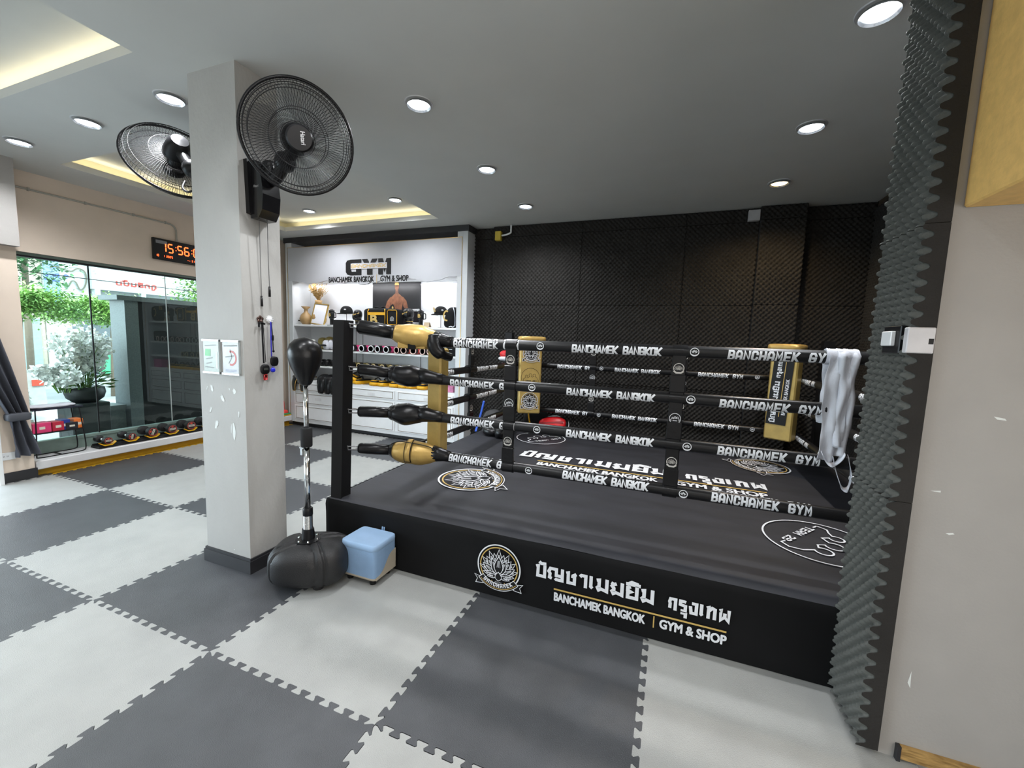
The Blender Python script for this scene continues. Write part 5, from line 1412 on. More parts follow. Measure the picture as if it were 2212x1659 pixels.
q = MB(); type_text(q, 'BANCHAMEK', frame((-5.985, 3.97, 2.09), (0, 1, 0), (0, 0, 1)), width=.6, h=.10, bold=.004); type_text(q, 'มัดหมัด', frame((-5.985, 4.0, 2.26), (0, 1, 0), (0, 0, 1)), width=.35, h=.08, bold=.003)
q.build('lettering', white_print, t)

# big planter of white flowers on a dark plinth
t = thing('plinth', (-5.35, 1.9, -.13), 'dark square stone plinth outside under the flower bowl', 'plinth')
MB().bev((-5.35, 1.86, .21), (.36, .40, .68), .01).build('plinth', mat('dark_plinth', (0.018, 0.022, 0.022), 0.5, var=.2), t)
pot = thing('flower_bowl', (-5.35, 1.88, .55), 'big dark bowl full of tall white blossom stems outside the window', 'potted flowers')
MB().lathe([(.001, 0), (.12, 0), (.185, .06), (.205, .13), (.195, .20), (.18, .21), (.15, .19), (.001, .17)], (-5.35, 1.88, .55), 26).build('bowl', mat('dark_bowl', (0.006, 0.007, 0.007), 0.5, var=.2), pot, True)
petal_m = mat('white_blossom', (0.92, 0.93, 0.90), 0.8, var=.05, scale=20); stem_m = mat('blossom_stem', (0.16, 0.30, 0.06), 0.7, var=.2, scale=20)
def blossoms(c, h, spread, n, seed, par, dens=26, s=.026):
    rnd = random.Random(seed); qs = MB(); qp = MB()
    for i in range(n):
        a = rnd.uniform(0, 2 * PI); sp = rnd.uniform(.1, 1) * spread; L = h * rnd.uniform(.7, 1.0)
        p0 = V(c) + V((math.cos(a) * .04, math.sin(a) * .06, 0)); p2 = V(c) + V((math.cos(a) * sp, math.sin(a) * sp, L * (1 - .25 * (sp / spread) ** 2))); p1 = (p0 + p2) / 2 + V((0, 0, L * .12))
        qs.tube([p0, p1, p2], [.005, .004, .002], 4, False)
        for j in range(dens):
            u = rnd.uniform(.35, 1.02); p = p0 * (1 - u) ** 2 + p1 * 2 * u * (1 - u) + p2 * u * u
            p = p + V((rnd.gauss(0, .03), rnd.gauss(0, .03), rnd.gauss(0, .02)))
            nrm = V((rnd.gauss(0, 1), rnd.gauss(0, 1), rnd.gauss(.3, 1))).normalized(); e = nrm.orthogonal().normalized(); f = nrm.cross(e)
            r = s * rnd.uniform(.7, 1.3); k0 = rnd.uniform(0, 2)
            cen = len(qp.v); 
            vs = [p] + [p + (e * math.cos(k0 + k * 2 * PI / 5) + f * math.sin(k0 + k * 2 * PI / 5)) * r + nrm * r * .35 for k in range(5)]
            qp.add(vs, [(0, k, k % 5 + 1) for k in range(1, 6)])
    qs.build('stems', stem_m, par, True)
    o = qp.build('blossoms', petal_m, par); o['kind'] = 'stuff'
blossoms((-5.35, 1.88, .74), .86, .34, 46, 3, pot, 44)
blossoms((-5.30, 1.66, .70), .40, .34, 22, 9, pot, 40, s=.03)
q = MB(); rnd = random.Random(8)
for i in range(130):
    a = rnd.uniform(0, 2 * PI); r = rnd.uniform(.05, .24); p = V((-5.35 + r * math.cos(a), 1.88 + r * math.sin(a), .74 + rnd.uniform(-.02, .24))); d = V((math.cos(a), math.sin(a), rnd.uniform(-.2, .8))).normalized(); e = d.orthogonal().normalized() * .018
    q.add([p, p + d * .05 + e, p + d * .11, p + d * .05 - e], [(0, 1, 2, 3)])
q.build('leaves', mat('flower_leaf', (0.10, 0.22, 0.05), 0.6, var=.3, scale=20), pot)['kind'] = 'stuff'
for i, (x, y, z, h, s_, lab) in enumerate(((-6.6, 3.05, .15, .80, .22, 'small white flower cluster further off, right of the big bowl'), (-5.6, 1.32, .0, .85, .10, 'narrow white flower column at the left window edge'))):
    p2 = thing('flower_column', (x, y, -.13), lab, 'flowers')
    MB().lathe([(.001, 0), (.08, 0), (.06, .1), (.05, z + .2), (.09, z + .3)], (x, y, -.13), 14).build('stand', mat('cream_stand', (.7, .68, .58), .6), p2, True)
    blossoms((x, y, z + .1), h, s_, 16, 20 + i, p2, 30, s=.032)

# street trees
def leaf_cloud(name, label, c, R, n, seed, cols, s=.10):
    t = thing(name, (c[0], c[1], -.13), label, 'tree', 'street trees beyond the window'); rnd = random.Random(seed)
    MB().tube([(c[0], c[1], -.13), (c[0] + .05, c[1] + .03, c[2] - .5), (c[0], c[1] + .1, c[2])], [.08, .06, .04], 8).build('trunk', mat('street_tree_bark', (0.20, 0.16, 0.12), .9), t, True)
    q = MB()
    cl = [(V(c) + V((rnd.uniform(-1, 1) * R[0], rnd.uniform(-1, 1) * R[1], rnd.uniform(-1, 1) * R[2])), rnd.uniform(.16, .34) * (1 if s < .12 else 1.6)) for _ in range(60)]
    for i in range(n):
        cc, rr = cl[rnd.randrange(len(cl))]
        p = cc + V((rnd.gauss(0, rr * .5), rnd.gauss(0, rr * .6), rnd.gauss(0, rr * .35)))
        d = V((rnd.gauss(0, 1), rnd.gauss(0, 1), rnd.gauss(-.2, .4))).normalized(); e = d.cross(V((0, 0, 1))).normalized(); L = s * rnd.uniform(.6, 1.3)
        q.add([p, p + d * L * .5 + e * L * .25, p + d * L, p + d * L * .5 - e * L * .25], [(0, 1, 2, 3)])
    q.build('foliage', cols, t)['kind'] = 'stuff'
lf = mat('bright_street_leaf', (0.10, 0.24, 0.07), 0.6, var=.35, scale=2.2, color2=(0.24, 0.40, 0.09))
lf2 = mat('dark_street_leaf', (0.07, 0.17, 0.07), 0.6, var=.35, scale=3)
leaf_cloud('street_tree', 'bright green street tree crown at the left of the window view', (-10.6, 3.1, 2.0), (.9, .75, .24), 17000, 1, lf, s=.075)
leaf_cloud('street_tree', 'bright green street tree crown in the middle, above the flowers', (-10.8, 4.75, 1.95), (.8, .75, .22), 16000, 2, lf, s=.075)
leaf_cloud('street_tree', 'darker tree crown behind, by the yellow facade', (-13.2, 4.2, 3.6), (.7, .75, .9), 5000, 3, lf2, s=.14)
leaf_cloud('street_tree', 'tree crown at the right of the window view above the dark block', (-14.0, 9.4, 3.0), (.7, 1.0, .8), 5000, 4, lf, s=.14)

# buildings over the road
def bpart(par, name, m, *boxes):
    q = MB()
    for b in boxes: q.bx(*b)
    return q.build(name, m, par)
cream_w = mat('cream_facade', (0.36, 0.33, 0.26), .8); white_f = mat('white_facade', (0.36, 0.39, 0.39), .7); blue_f = mat('sky_blue_signboard', (0.17, 0.27, 0.44), .6)
gshut = mat('green_grey_shutter', (0.22, 0.30, 0.30), .6); dkglass = mat('dark_shop_glass', (0.06, 0.08, 0.09), .2)
b1 = thing('building', (-17.5, 4.5, -.13), 'pale building with green shutters behind the trees at the left of the window', 'building')
bpart(b1, 'facade', cream_w, (-20, -17, -2, 5.97, -.13, 9))
for y in (5.25, 5.62): bpart(b1, 'shutter', gshut, (-17.0, -16.95, y, y + .22, -.1, 1.75))
bpart(b1, 'door_panel', white_f, (-17.0, -16.96, 4.6, 5.2, -.1, 1.9))
b2 = thing('dental_clinic', (-17.5, 7, -.13), 'white and blue clinic front with a tooth outline on its sign', 'building')
bpart(b2, 'facade', white_f, (-20, -16.9, 5.98, 7.08, 1.9, 9)); bpart(b2, 'blue_panel', blue_f, (-16.9, -16.86, 5.98, 6.35, 2.2, 4.6))
bpart(b2, 'lower_front', mat('taupe_front', (.35, .33, .30), .7), (-20, -16.95, 5.98, 6.6, -.13, 1.9)); bpart(b2, 'shop_window', dkglass, (-20, -16.95, 6.6, 7.08, -.13, 1.9))
q = MB(); M = frame((-16.85, 6.55, 3.12), (0, 1, 0), (0, 0, 1))
tooth = catmull([(-.42, .28, 0), (-.30, .34, 0), (-.05, .27, 0), (.10, .25, 0), (.25, .36, 0), (.42, .30, 0), (.46, .05, 0), (.40, -.22, 0), (.28, -.34, 0), (.18, -.10, 0), (.08, -.08, 0), (-.02, -.26, 0), (-.12, -.20, 0)], 5)
q.stroke([(p.x, p.y) for p in tooth], .045, M, .004, mi=0)
q.stroke(arc(-.05, .05, .055, 0, 5.2, 12), .04, M, .004, mi=1)
type_text(q, 'Dr. a', M @ Matrix.Translation((-.22, .0, 0)) @ Matrix.Scale(-1, 4, (1, 0, 0)), width=.32, h=.12, bold=.006, z=.004, mi=1)
q.stroke([(-.56, -.09), (-.22, -.12)], .05, M, .004, mi=1)
q.build('tooth_sign', [mat('bronze_line', (.09, .085, .06), .5), mat('blue_lettering', (.04, .07, .22), .5)], b2)
b3 = thing('shop_building', (-17.5, 10, -.13), 'white shop building with red lettering band behind the glass joint', 'building')
bpart(b3, 'upper_wall', white_f, (-20, -16.7, 7.09, 12, 2.85, 3.6), (-20, -17.0, 7.09, 12, 3.6, 9)); bpart(b3, 'soffit_wall', mat('grey_recess', (.35, .37, .37), .7), (-20, -17.2, 7.09, 12, 1.9, 2.85))
bpart(b3, 'ground_floor', dkglass, (-20, -17.1, 7.09, 12, -.13, 1.9)); bpart(b3, 'green_hoarding', mat('green_board', (.05, .35, .15), .6), (-16.9, -16.85, 7.2, 8.0, -.1, .75))
for i in range(9): bpart(b3, 'railing_post', mat('rail_dark', (.12, .12, .12), .5), (-16.75, -16.7, 7.3 + i * .32, 7.4 + i * .32, 3.62, 3.95))
bpart(b3, 'pillar', white_f, (-16.9, -16.7, 7.15, 7.3, 1.9, 2.85), (-16.9, -16.7, 8.5, 8.65, 1.9, 2.85)); bpart(b3, 'air_conditioner', mat('ac_white', (.75, .75, .73), .5), (-16.9, -16.6, 8.75, 9.2, 2.45, 2.7))
q = MB(); M = frame((-16.69, 7.75, 3.07), (0, 1, 0), (0, 0, 1)); type_text(q, 'ถูกสินปั๊ม', M @ Matrix.Translation((1.25, 0, 0)) @ Matrix.Scale(-1, 4, (1, 0, 0)), width=1.25, h=.17, bold=.010, z=.004)
q.build('red_lettering', mat('brick_red_lettering', (.30, .03, .02), .5), b3)
t = thing('overhead_cable', (-12, 5, 3), 'thin black overhead cables crossing the view of the street', 'cable')
for (z, sl) in ((2.85, -.02), (2.35, -.01)): MB().tube([(-13.0, -2, z + .1), (-13.0, 5.0, z), (-13.0, 12.0, z - .02)], .012, 5).build('cable', black, t)
# parked white car
t = thing('car', (-8.6, 1.0, -.06), 'white car parked across the street at the left of the window', 'car')
prof = [(-2.0, .25), (-2.0, .62), (-1.75, .86), (-1.2, .93), (-.75, 1.28), (.15, 1.32), (.65, .98), (1.25, .88), (1.42, .72), (1.45, .30), (1.3, .22), (-1.9, .22)]
q = MB(); q.prism(prof, -.75, .75, M=frame((-8.6, 1.0, -.06), (0, 1, 0), (0, 0, 1))); q.build('body', mat('car_white', (0.45, 0.45, 0.43), .2, coat=.5), t)
q = MB(); q.prism([(-.72, .97), (-.62, 1.22), (.10, 1.25), (.48, .98)], .751, .756, M=frame((-8.6, 1.0, -.06), (0, 1, 0), (0, 0, 1))); q.build('side_window', dkglass, t)
for y in (-1.35, .85): MB().lathe([(.001, -.08), (.14, -.08), (.27, -.06), (.29, 0), (.27, .06), (.001, .08)], (-7.84, 1.0 + y, .22), 20, axis=(1, 0, 0)).build('wheel', black_rubber, t, True)
MB().bx(-7.86, -7.83, 2.28, 2.42, .55, .65).build('lamp', mat('lamp_red', (.5, .08, .05), .3), t)

# ================================================================ WALL FANS
def fan(name, label, center, axis, mount, plate, roll=0.0, R=.315, plate_n=(1, 0, 0), cords=True):
    t = thing(name, tuple(mount), label, 'fan'); A = V(axis).normalized()
    Q = V((0, 0, 1)).rotation_difference(A).to_matrix().to_4x4() @ Matrix.Rotation(roll, 4, 'Z')
    T = Matrix.Translation(center) @ Q
    blk = black_plastic; wire = mat('black_wire', (0.010, 0.010, 0.011), 0.5, spec=.3)
    q = MB(); q.T = T; q.torus((0, 0, 0), R, .0085, n=64, k=8); q.build('cage_rim', blk, t, True)
    def guard(sgn, nm, nw, depth, r0, z0):
        q = MB(); q.T = T
        for i in range(nw):
            a = 2 * PI * i / nw; ca, sa = math.cos(a), math.sin(a); tw = .28 * sgn
            P = []
            for (rr, zz) in ((r0, z0), (r0 + (R - r0) * .35, z0 * .99), (r0 + (R - r0) * .70, z0 * .86), (R * .955, z0 * .45), (R, .0)):
                b = a + tw * (rr - r0) / R
                P.append((rr * math.cos(b), rr * math.sin(b), sgn * zz))
            q.tube(P, .0013, 3, False)
        for (rr, zz) in ((r0 + .005, z0), (R * .52, z0 * .99), (R * .86, z0 * .78), (R * .94, z0 * .52)): q.torus((0, 0, sgn * zz), rr, .0022, n=48, k=5)
        q.build(nm, wire, t)
    guard(1, 'front_guard', 104, .06, .062, .070); guard(-1, 'rear_guard', 92, .06, .085, .075)
    q = MB(); q.T = T; q.lathe([(.058, .060), (.066, .066), (.068, .090), (.060, .100), (.001, .101)], n=32); q.build('front_cap', blk, t, True, sharp=40)
    q = MB(); type_text(q, 'Hatari', T @ frame((-.032, .005, .1015), (1, .0, 0), (0, 1, 0)), width=.062, h=.022, bold=.0008); q.build('cap_lettering', mat('grey_lettering', (.45, .45, .45), .5), t)
    q = MB(); q.T = T; q.lathe([(.001, .03), (.045, .028), (.052, .0), (.05, -.04)], n=22); q.build('hub', blk, t, True)
    smoke = mat('smoked_fan_blade', (0.020, 0.020, 0.022), 0.6, alpha=.34, spec=.2)
    for b in range(3):
        q = MB(); q.T = T @ Matrix.Rotation(b * 2 * PI / 3 + .4, 4, 'Z'); vs = []; fs = []; n = 8; m = 8
        for i in range(n + 1):
            r = .05 + (.215) * i / n; half = math.radians(34 + 14 * math.sin(PI * i / n)) * (1 if i < n else .75)
            for j in range(m + 1):
                s = j / m - .5; a = s * 2 * half + .25 * i / n; z = (s * -.05) * (1.1 - .3 * i / n)
                vs.append((r * math.cos(a), r * math.sin(a), z))
        for i in range(n):
            for j in range(m): k = i * (m + 1) + j; fs.append((k, k + m + 1, k + m + 2, k + 1))
        q.add(vs, fs); q.build('blade', smoke, t, True)
    q = MB(); q.T = T; q.lathe([(.084, -.072), (.086, -.085), (.080, -.12), (.068, -.17), (.050, -.20), (.001, -.205)], n=26); q.build('motor', blk, t, True, sharp=50)
    # arm from the motor to the wall bracket
    mc = T @ V((0, 0, -.14)); mt = V(mount)
    q = MB(); q.sell(mc + (mt - mc) * .35 + V((0, 0, -.06)), (.06, .06, .06), 1, 16, 10)
    q.tube(catmull([mc + V((0, 0, -.02)), mc + (mt - mc) * .35 + V((0, 0, -.07)), mc + (mt - mc) * .7 + V((0, 0, -.10)), mt + V(plate_n) * .05 + V((0, 0, .05))], 6), .036, 14); q.build('neck', blk, t, True)
    plate(t, blk)
    return t
def plate1(t, blk):
    # tapering bracket with a curved control box
    q = MB(); x = -.449
    q.prism([(.59, 2.60), (.76, 2.60), (.75, 2.27), (.60, 2.29)], 0, .030, M=frame((x, 0, 0), (0, 1, 0), (0, 0, 1))); q.build('wall_plate', blk, t)
    vs = []; fs = []
    prof = [(.015, 2.60), (.06, 2.60), (.09, 2.56), (.115, 2.48), (.125, 2.40), (.115, 2.31), (.085, 2.265), (.02, 2.262)]
    q = MB(); q.prism([(a, b) for a, b in prof], -.06, .06, M=frame((x, .675, 0), (1, 0, 0), (0, 0, 1))); q.build('control_box', mat('gloss_black', (0.008, 0.008, 0.009), 0.15), t)
    q = MB(); type_text(q, 'Hatari', frame((-.40, .6144, 2.44), (1, 0, 0), (0, 0, 1)), width=.04, h=.016); q.build('box_lettering', mat('grey_lettering', (0, 0, 0)), t)
fc = V((-.015, .60, 2.66))
fan('wall_fan', 'large black wall fan on the right face of the pillar', fc, (.74, -.60, -.32), (-.40, .68, 2.55), plate1, roll=-.6, R=.285)
def plate2(t, blk):
    q = MB(); x = -.866
    q.prism([(.65, 2.62), (.80, 2.62), (.79, 2.30), (.66, 2.30)], -.030, 0, M=frame((x, 0, 0), (0, 1, 0), (0, 0, 1))); q.build('wall_plate', blk, t)
    q = MB(); q.sell((-.93, .73, 2.43), (.07, .06, .12), .5, 18, 10); q.build('control_box', blk, t, True)
    q = MB(); q.tube(catmull([(-.98, .72, 2.66), (-.99, .70, 2.80), (-.94, .70, 2.86), (-.88, .70, 2.84)], 6), .006, 8); q.tube(catmull([(-1.10, .66, 2.56), (-1.06, .62, 2.50), (-1.0, .62, 2.47), (-.95, .66, 2.52)], 6), .007, 8); q.build('cable', black_rubber, t, True)
fan('wall_fan', 'second black wall fan, seen from behind on the left face of the pillar', V((-1.42, .80, 2.78)), (-.72, .28, -.42), (-.92, .75, 2.55), plate2, R=.305, plate_n=(-1, 0, 0))
# pull cords
t = thing('pull_cord', (-.40, .66, 2.26), 'longer fan pull cord with black toggle, left of the two', 'cord', 'fan pull cords')
MB().tube([(-.40, .645, 2.265), (-.405, .65, 2.0), (-.41, .655, 1.80)], .0022, 5).build('cord', mat('cord_grey', (.12, .12, .12), .7), t)
MB().cyl((-.41, .655, 1.80), (-.411, .656, 1.735), .0065, .0075, n=10).build('toggle', black_plastic, t, True)
t = thing('pull_cord', (-.40, .70, 2.26), 'shorter fan pull cord with black toggle, right of the two', 'cord', 'fan pull cords')
MB().tube([(-.40, .700, 2.265), (-.405, .705, 2.0), (-.41, .712, 1.865)], .0022, 5).build('cord', mat('cord_grey', (0, 0, 0)), t)
MB().cyl((-.41, .712, 1.865), (-.411, .712, 1.80), .0065, .0075, n=10).build('toggle', black_plastic, t, True)

# ================================================================ ON THE PILLAR
def timer(y, zt, zb, label, cord_c, red):
    x = -.449
    h = thing('wall_hook', (x, y, zt), ('brown flower shaped' if red else 'white ribbed round') + ' stick-on hook on the pillar above a stopwatch', 'hook')
    q = MB()
    if red:
        for k in range(5): q.sell((x + .004, y + .014 * math.cos(k * 2 * PI / 5 + PI / 2), zt + .014 * math.sin(k * 2 * PI / 5 + PI / 2)), (.005, .011, .011), 1, 10, 6)
    else:
        q.lathe([(.001, .008), (.02, .007), (.024, 0)], (x, y, zt), 20, axis=(1, 0, 0))
        for k in range(12): q.sell((x + .005, y + .022 * math.cos(k * PI / 6), zt + .022 * math.sin(k * PI / 6)), (.004, .004, .004), 1, 6, 4)
    q.tube(catmull([(x + .006, y, zt - .005), (x + .016, y, zt - .018), (x + .026, y, zt - .012)], 4), .003, 6)
    q.build('hook', mat('bronze_hook', (.10, .06, .05), .2, metal=.6) if red else white_paint, h, True)
    t = thing('stopwatch', (x + .02, y, zb), label, 'stopwatch')
    q = MB(); xs = x + .018
    if red:
        q.tube(catmull([(xs, y, zt - .015), (xs, y + .002, zt - .12), (xs, y + .006, zb + .04)], 6), [.006] * 13, 6, flat=.4); q.tube(catmull([(xs, y + .008, zt - .02), (xs, y + .014, zt - .15), (xs, y + .020, zb + .045)], 6), .002, 5)
        q.tube(catmull([(xs, y - .02, zt - .05), (xs, y - .018, zt - .025), (xs, y + .0, zt - .022), (xs, y + .02, zt - .03)], 5), .006, 6); q.build('lanyard', black_fabric, t, True)
    else:
        q.tube(catmull([(xs, y - .004, zt - .015), (xs, y - .005, zt - .14), (xs, y - .004, zb + .03)], 6), .004, 6); q.build('lanyard', mat('blue_cord', (.03, .03, .45), .6), t, True)
        q = MB(); q.tube(catmull([(xs, y, zt - .015), (xs, y + .006, zt - .10), (xs, y + .010, zb + .06)], 6), .003, 6); q.sell((xs, y + .008, zt - .12), (.006, .006, .020), .6, 10, 6); q.sell((xs, y + .011, zb + .066), (.007, .008, .008), 1, 10, 6); q.build('toggle', black_fabric, t, True)
    c = (xs + .004, y + (.010 if red else .012), zb)
    q = MB(); q.sell(c, (.011, .032 if red else .029, .033), .75, 22, 10); q.build('case', black_plastic, t, True)
    if red: MB().bev((c[0] + .0105, c[1], c[2] + .002), (.003, .030, .014), .001).build('display', mat('lcd_dark', (.05, .055, .05), .2), t)
    wz = zb - .052
    w = thing('whistle', (xs, y, wz), ('red' if red else 'blue') + ' whistle hanging below the stopwatch on the pillar', 'whistle')
    q = MB()
    if red: q.bev((xs + .004, c[1] + .002, wz), (.014, .024, .038), .003)
    else:
        q.sell((xs + .004, c[1] - .012, wz - .006), (.008, .017, .015), .8, 14, 8); q.torus((xs + .004, c[1] - .01, wz + .017), .008, .0015, axis=(1, 0, 0), n=14, k=5)
    q.build('whistle', mat('whistle_red', (.6, .03, .03), .4) if red else mat('whistle_blue', (.02, .03, .6), .4), w, True)
timer(.668, 1.655, 1.335, 'black digital stopwatch hanging on a black lanyard, left of the two', None, True)
timer(.735, 1.658, 1.385, 'black round stopwatch hanging on a blue cord, right of the two', None, False)

acr = mat('acrylic_edge', (0.55, 0.60, 0.60), .1, alpha=.55); silver = mat('brushed_aluminium', (0.5, .51, .51), .3, metal=.8)
for i, (x0, x1) in enumerate(((-.815, -.655), (-.635, -.475))):
    t = thing('sign_holder', ((x0 + x1) / 2, .545, 1.3), ['left clear acrylic sign holder on the pillar with a green tinted sheet', 'right clear acrylic sign holder on the pillar with a red ring print'][i], 'sign', 'acrylic sign holders')
    MB().bx(x0 + .006, x1 - .006, .546, .548, 1.308, 1.508).build('sheet', mat('sheet_%d' % i, ((.42, .50, .44), (.52, .54, .56))[i], .25, var=.1, scale=14), t)
    MB().bx(x0, x1, .540, .554, 1.505, 1.517).bx(x0, x1, .540, .554, 1.298, 1.310).build('rail', silver, t)
    q = MB(); M = frame((x0, .5455, 1.31), (1, 0, 0), (0, 0, 1))
    if i == 1:
        q.stroke(arc(.085, .095, .042, math.radians(-110), math.radians(110), 16), .012, M, .0003, mi=0)
        q.stroke([(.06, .06), (.09, .10), (.075, .15)], .006, M, .0003, mi=1); q.stroke([(.03, .10), (.11, .11)], .008, M, .0003, mi=1)
        for z in (.012, .02): q.stroke([(.03, z), (.13, z)], .003, M, .0003, mi=2)
        q.stroke([(.02, .17), (.14, .175)], .010, M, .0003, mi=1)
    else:
        q.flat([(.02, .10), (.07, .10), (.075, .145), (.025, .145)], M, .0003, 3)
        for (a, b, c, d) in ((.02, .165, .13, .172), (.03, .08, .09, .09), (.03, .05, .08, .06), (.02, .03, .10, .025)): q.stroke([(a, b), (c, d)], .007, M, .0003, mi=1)
        q.stroke([(.13, .02), (.13, .13)], .016, M, .0003, mi=4)
    q.build('print', [mat('sign_red', (.55, .08, .06), .4), mat('sign_grey', (.30, .33, .32), .5), mat('sign_blue', (.25, .3, .5), .5), mat('sign_green', (.12, .55, .2), .4), white_print], t)
    MB().bx(x1 - .004, x1, .538, .553, 1.30, 1.515).build('edge', acr, t)

# ================================================================ REFLEX BAG AND STOOL
bx0, by0 = -.058, .656
t = thing('reflex_bag_stand', (bx0, by0, 0), 'black reflex punching bag on a chrome pole with a rounded black base', 'punching bag')
def gro(p):
    a = math.atan2(p.y, p.x); r = math.hypot(p.x, p.y)
    if p.z > -.10 and r > .06:
        k = 0
        for g0 in (.55, .55 + PI / 2, .55 + PI, .55 + 3 * PI / 2):
            dd = abs((a - g0 + PI) % (2 * PI) - PI) * r
            if .018 < dd < .036: k = 1
        if k: p = V((p.x * .955, p.y * .955, p.z - .008 if p.z > 0 else p.z))
    return V((p.x, p.y, p.z if p.z > -.115 else -.115))
q = MB(); q.sell((bx0 + .015, by0 + .01, .140), (.236, .188, .133), .62, 128, 40, rz=.47, e2=.62, fn=gro); q.build('base', mat('black_textured_plastic', (0.013, 0.013, 0.014), 0.38, bump=.3, bscale=220), t, True)
for a in (.9, 2.3, 3.9, 5.5): MB().lathe([(.03, 0), (.034, .012), (.034, .03)], (bx0 + .015 + .155 * math.cos(a), by0 + .03 + .105 * math.sin(a), 0), 14, cap=True).build('foot', black_rubber, t)
zb_ = .268
MB().lathe([(.075, -.002), (.075, .008), (.05, .012), (.001, .012)], (bx0, by0, zb_), 26).build('flange', black_plastic, t, True, sharp=40)
q = MB()
for k in range(6): q.lathe([(.001, .010), (.006, .008), (.008, .0)], (bx0 + .060 * math.cos(k * PI / 3 + .3), by0 + .060 * math.sin(k * PI / 3 + .3), zb_ + .008), 10)
q.build('bolts', chrome, t, True)
MB().lathe([(.040, 0), (.036, .05), (.034, .066), (.026, .068)], (bx0, by0, zb_ + .010), 22).build('collar', black_plastic, t, True, sharp=40)
q = MB(); P = []
for i in range(22 * 12 + 1): a = 2 * PI * i / 12; P.append((bx0 + .026 * math.cos(a), by0 + .026 * math.sin(a), zb_ + .065 + .100 * i / (22 * 12)))
q.tube(P, .0028, 5, False); q.build('spring', chrome, t, True)
MB().cyl((bx0, by0, zb_ + .05), (bx0, by0, zb_ + .165), .019, n=14).build('spring_core', mat('ribbed_white', (.6, .6, .6), .4), t, True)
MB().lathe([(.027, 0), (.030, .004), (.030, .044), (.026, .05), (.001, .05)], (bx0, by0, zb_ + .163), 20).build('upper_collar', black_plastic, t, True, sharp=40)
MB().cyl((bx0, by0, .47), (bx0, by0, .87), .0175, n=16).build('lower_pole', chrome, t, True)
MB().cyl((bx0, by0, .86), (bx0, by0, 1.28), .0145, n=16).build('upper_pole', chrome, t, True)
MB().bev((bx0 - .022, by0 - .016, .845), (.016, .014, .05), .003).cyl((bx0 - .035, by0 - .02, .868), (bx0 + .0, by0 - .02, .868), .005, n=8).build('height_clamp', chrome, t)
MB().lathe([(.030, 0), (.034, .006), (.034, .112), (.030, .118), (.014, .118)], (bx0, by0, .875), 20).build('foam_sleeve', mat('black_foam_sleeve', (.011, .011, .012), .9), t, True, sharp=50)
MB().lathe([(.001, -.002), (.022, .0), (.035, .012), (.058, .06), (.082, .115), (.096, .170), (.098, .205), (.086, .25), (.056, .280), (.001, .294)], (bx0 + .0, by0, 1.258), 32).build('bag', black_leather, t, True)

sx, sy = .165, .945
t = thing('cube_stool', (sx, sy, 0), 'pale blue padded cube stool with a beige wave panel beside the ring', 'stool')
blue_m = mat('pale_blue_upholstery', (0.23, 0.36, 0.55), 0.75, bump=.15, bscale=200, var=.05); beige = mat('beige_upholstery', (0.42, 0.37, 0.29), 0.75, var=.05)
rz = math.radians(-2)
cxs, cys = .252, .856
q = MB(); q.sell((cxs, cys, .148), (.136, .110, .113), .2, 44, 20, e2=.16)
q.build('body', blue_m, t, True)
# beige wave panel on the right side and strip along the bottom edge
q = MB(); Mx = frame((cxs + .1345, cys, 0), (0, 1, 0), (0, 0, 1)); W_ = [(-.098 + .196 * i / 18, .058 + .115 / (1 + math.exp(-((i / 18) - .5) * 9))) for i in range(19)]
q.prism([(-.098, .042)] + [(.098, .042)] + W_[::-1], 0, .0035, M=Mx)
q.build('wave_panel', beige, t)
q = MB(); q.sell((cxs, cys, .050), (.1365, .1105, .012), .2, 40, 6); q.build('bottom_trim', beige, t, True)
q = MB(); q.sell((cxs, cys, .246), (.1375, .1115, .024), .22, 40, 10); q.build('seat_cushion', mat('light_blue_top', (0.30, 0.45, 0.66), 0.7, bump=.12, bscale=200, var=.04), t, True)
q = MB()
q.tube([(cxs + .02, cys + .108, .258), (cxs + .02, cys + .111, .288), (cxs + .035, cys + .111, .288), (cxs + .035, cys + .108, .258)], .005, 6); q.build('pull_tab', blue_m, t, True)
for dx, dy in ((-1, -1), (1, -1), (-1, 1), (1, 1)):
    MB().lathe([(.020, 0), (.024, .036)], (cxs + dx * .09, cys + dy * .07, 0), 12, cap=True).build('foot', black_plastic, t)
q = MB(); q.bx(cxs - .11, cxs + .11, cys - .085, cys + .085, .028, .04); q.build('base_board', black_plastic, t)

# ================================================================ SWITCHES, BOXES
t = thing('light_switch', (2.80, .755, 1.63), 'white rocker switch on a black plate set in the foam strip', 'switch')
MB().bev((2.822, .775, 1.628), (.03, .13, .105), .003).build('plate', black_plastic, t)
MB().bev((2.800, .780, 1.632), (.016, .078, .056), .003, ).build('rocker', white_paint, t)
t = thing('switch_box', (2.86, .665, 1.625), 'white square wall box on the foam edge beside the black switch', 'switch')
MB().bev((2.845, .668, 1.625), (.078, .03, .092), .003).build('box', mat('box_white', (.62, .61, .63), .4), t)
MB().bx(2.866, 2.880, .6525, .653, 1.612, 1.632).build('slot', black, t)
t = thing('junction_box', (-.295, 4.14, 2.985), 'yellow junction box high at the left of the black foam wall', 'box')
MB().bev((-.295, 4.12, 2.985), (.085, .06, .12), .004).build('box', mat('yellow_box', (.60, .44, .05), .5), t)
q = MB(); q.tube(catmull([(-.25, 4.12, 2.99), (-.18, 4.12, 3.0), (-.12, 4.12, 3.02), (-.115, 4.12, 3.06), (-.115, 4.12, 3.125)], 5), .012, 8); q.build('conduit', white_paint, t, True)
t = thing('white_box', (2.77, 4.12, 3.03), 'small white square box high on the foam wall below the warm downlight', 'box')
MB().bev((2.765, 4.12, 3.035), (.115, .06, .115), .004).build('box', mat('box_grey_white', (.5, .5, .51), .5), t)

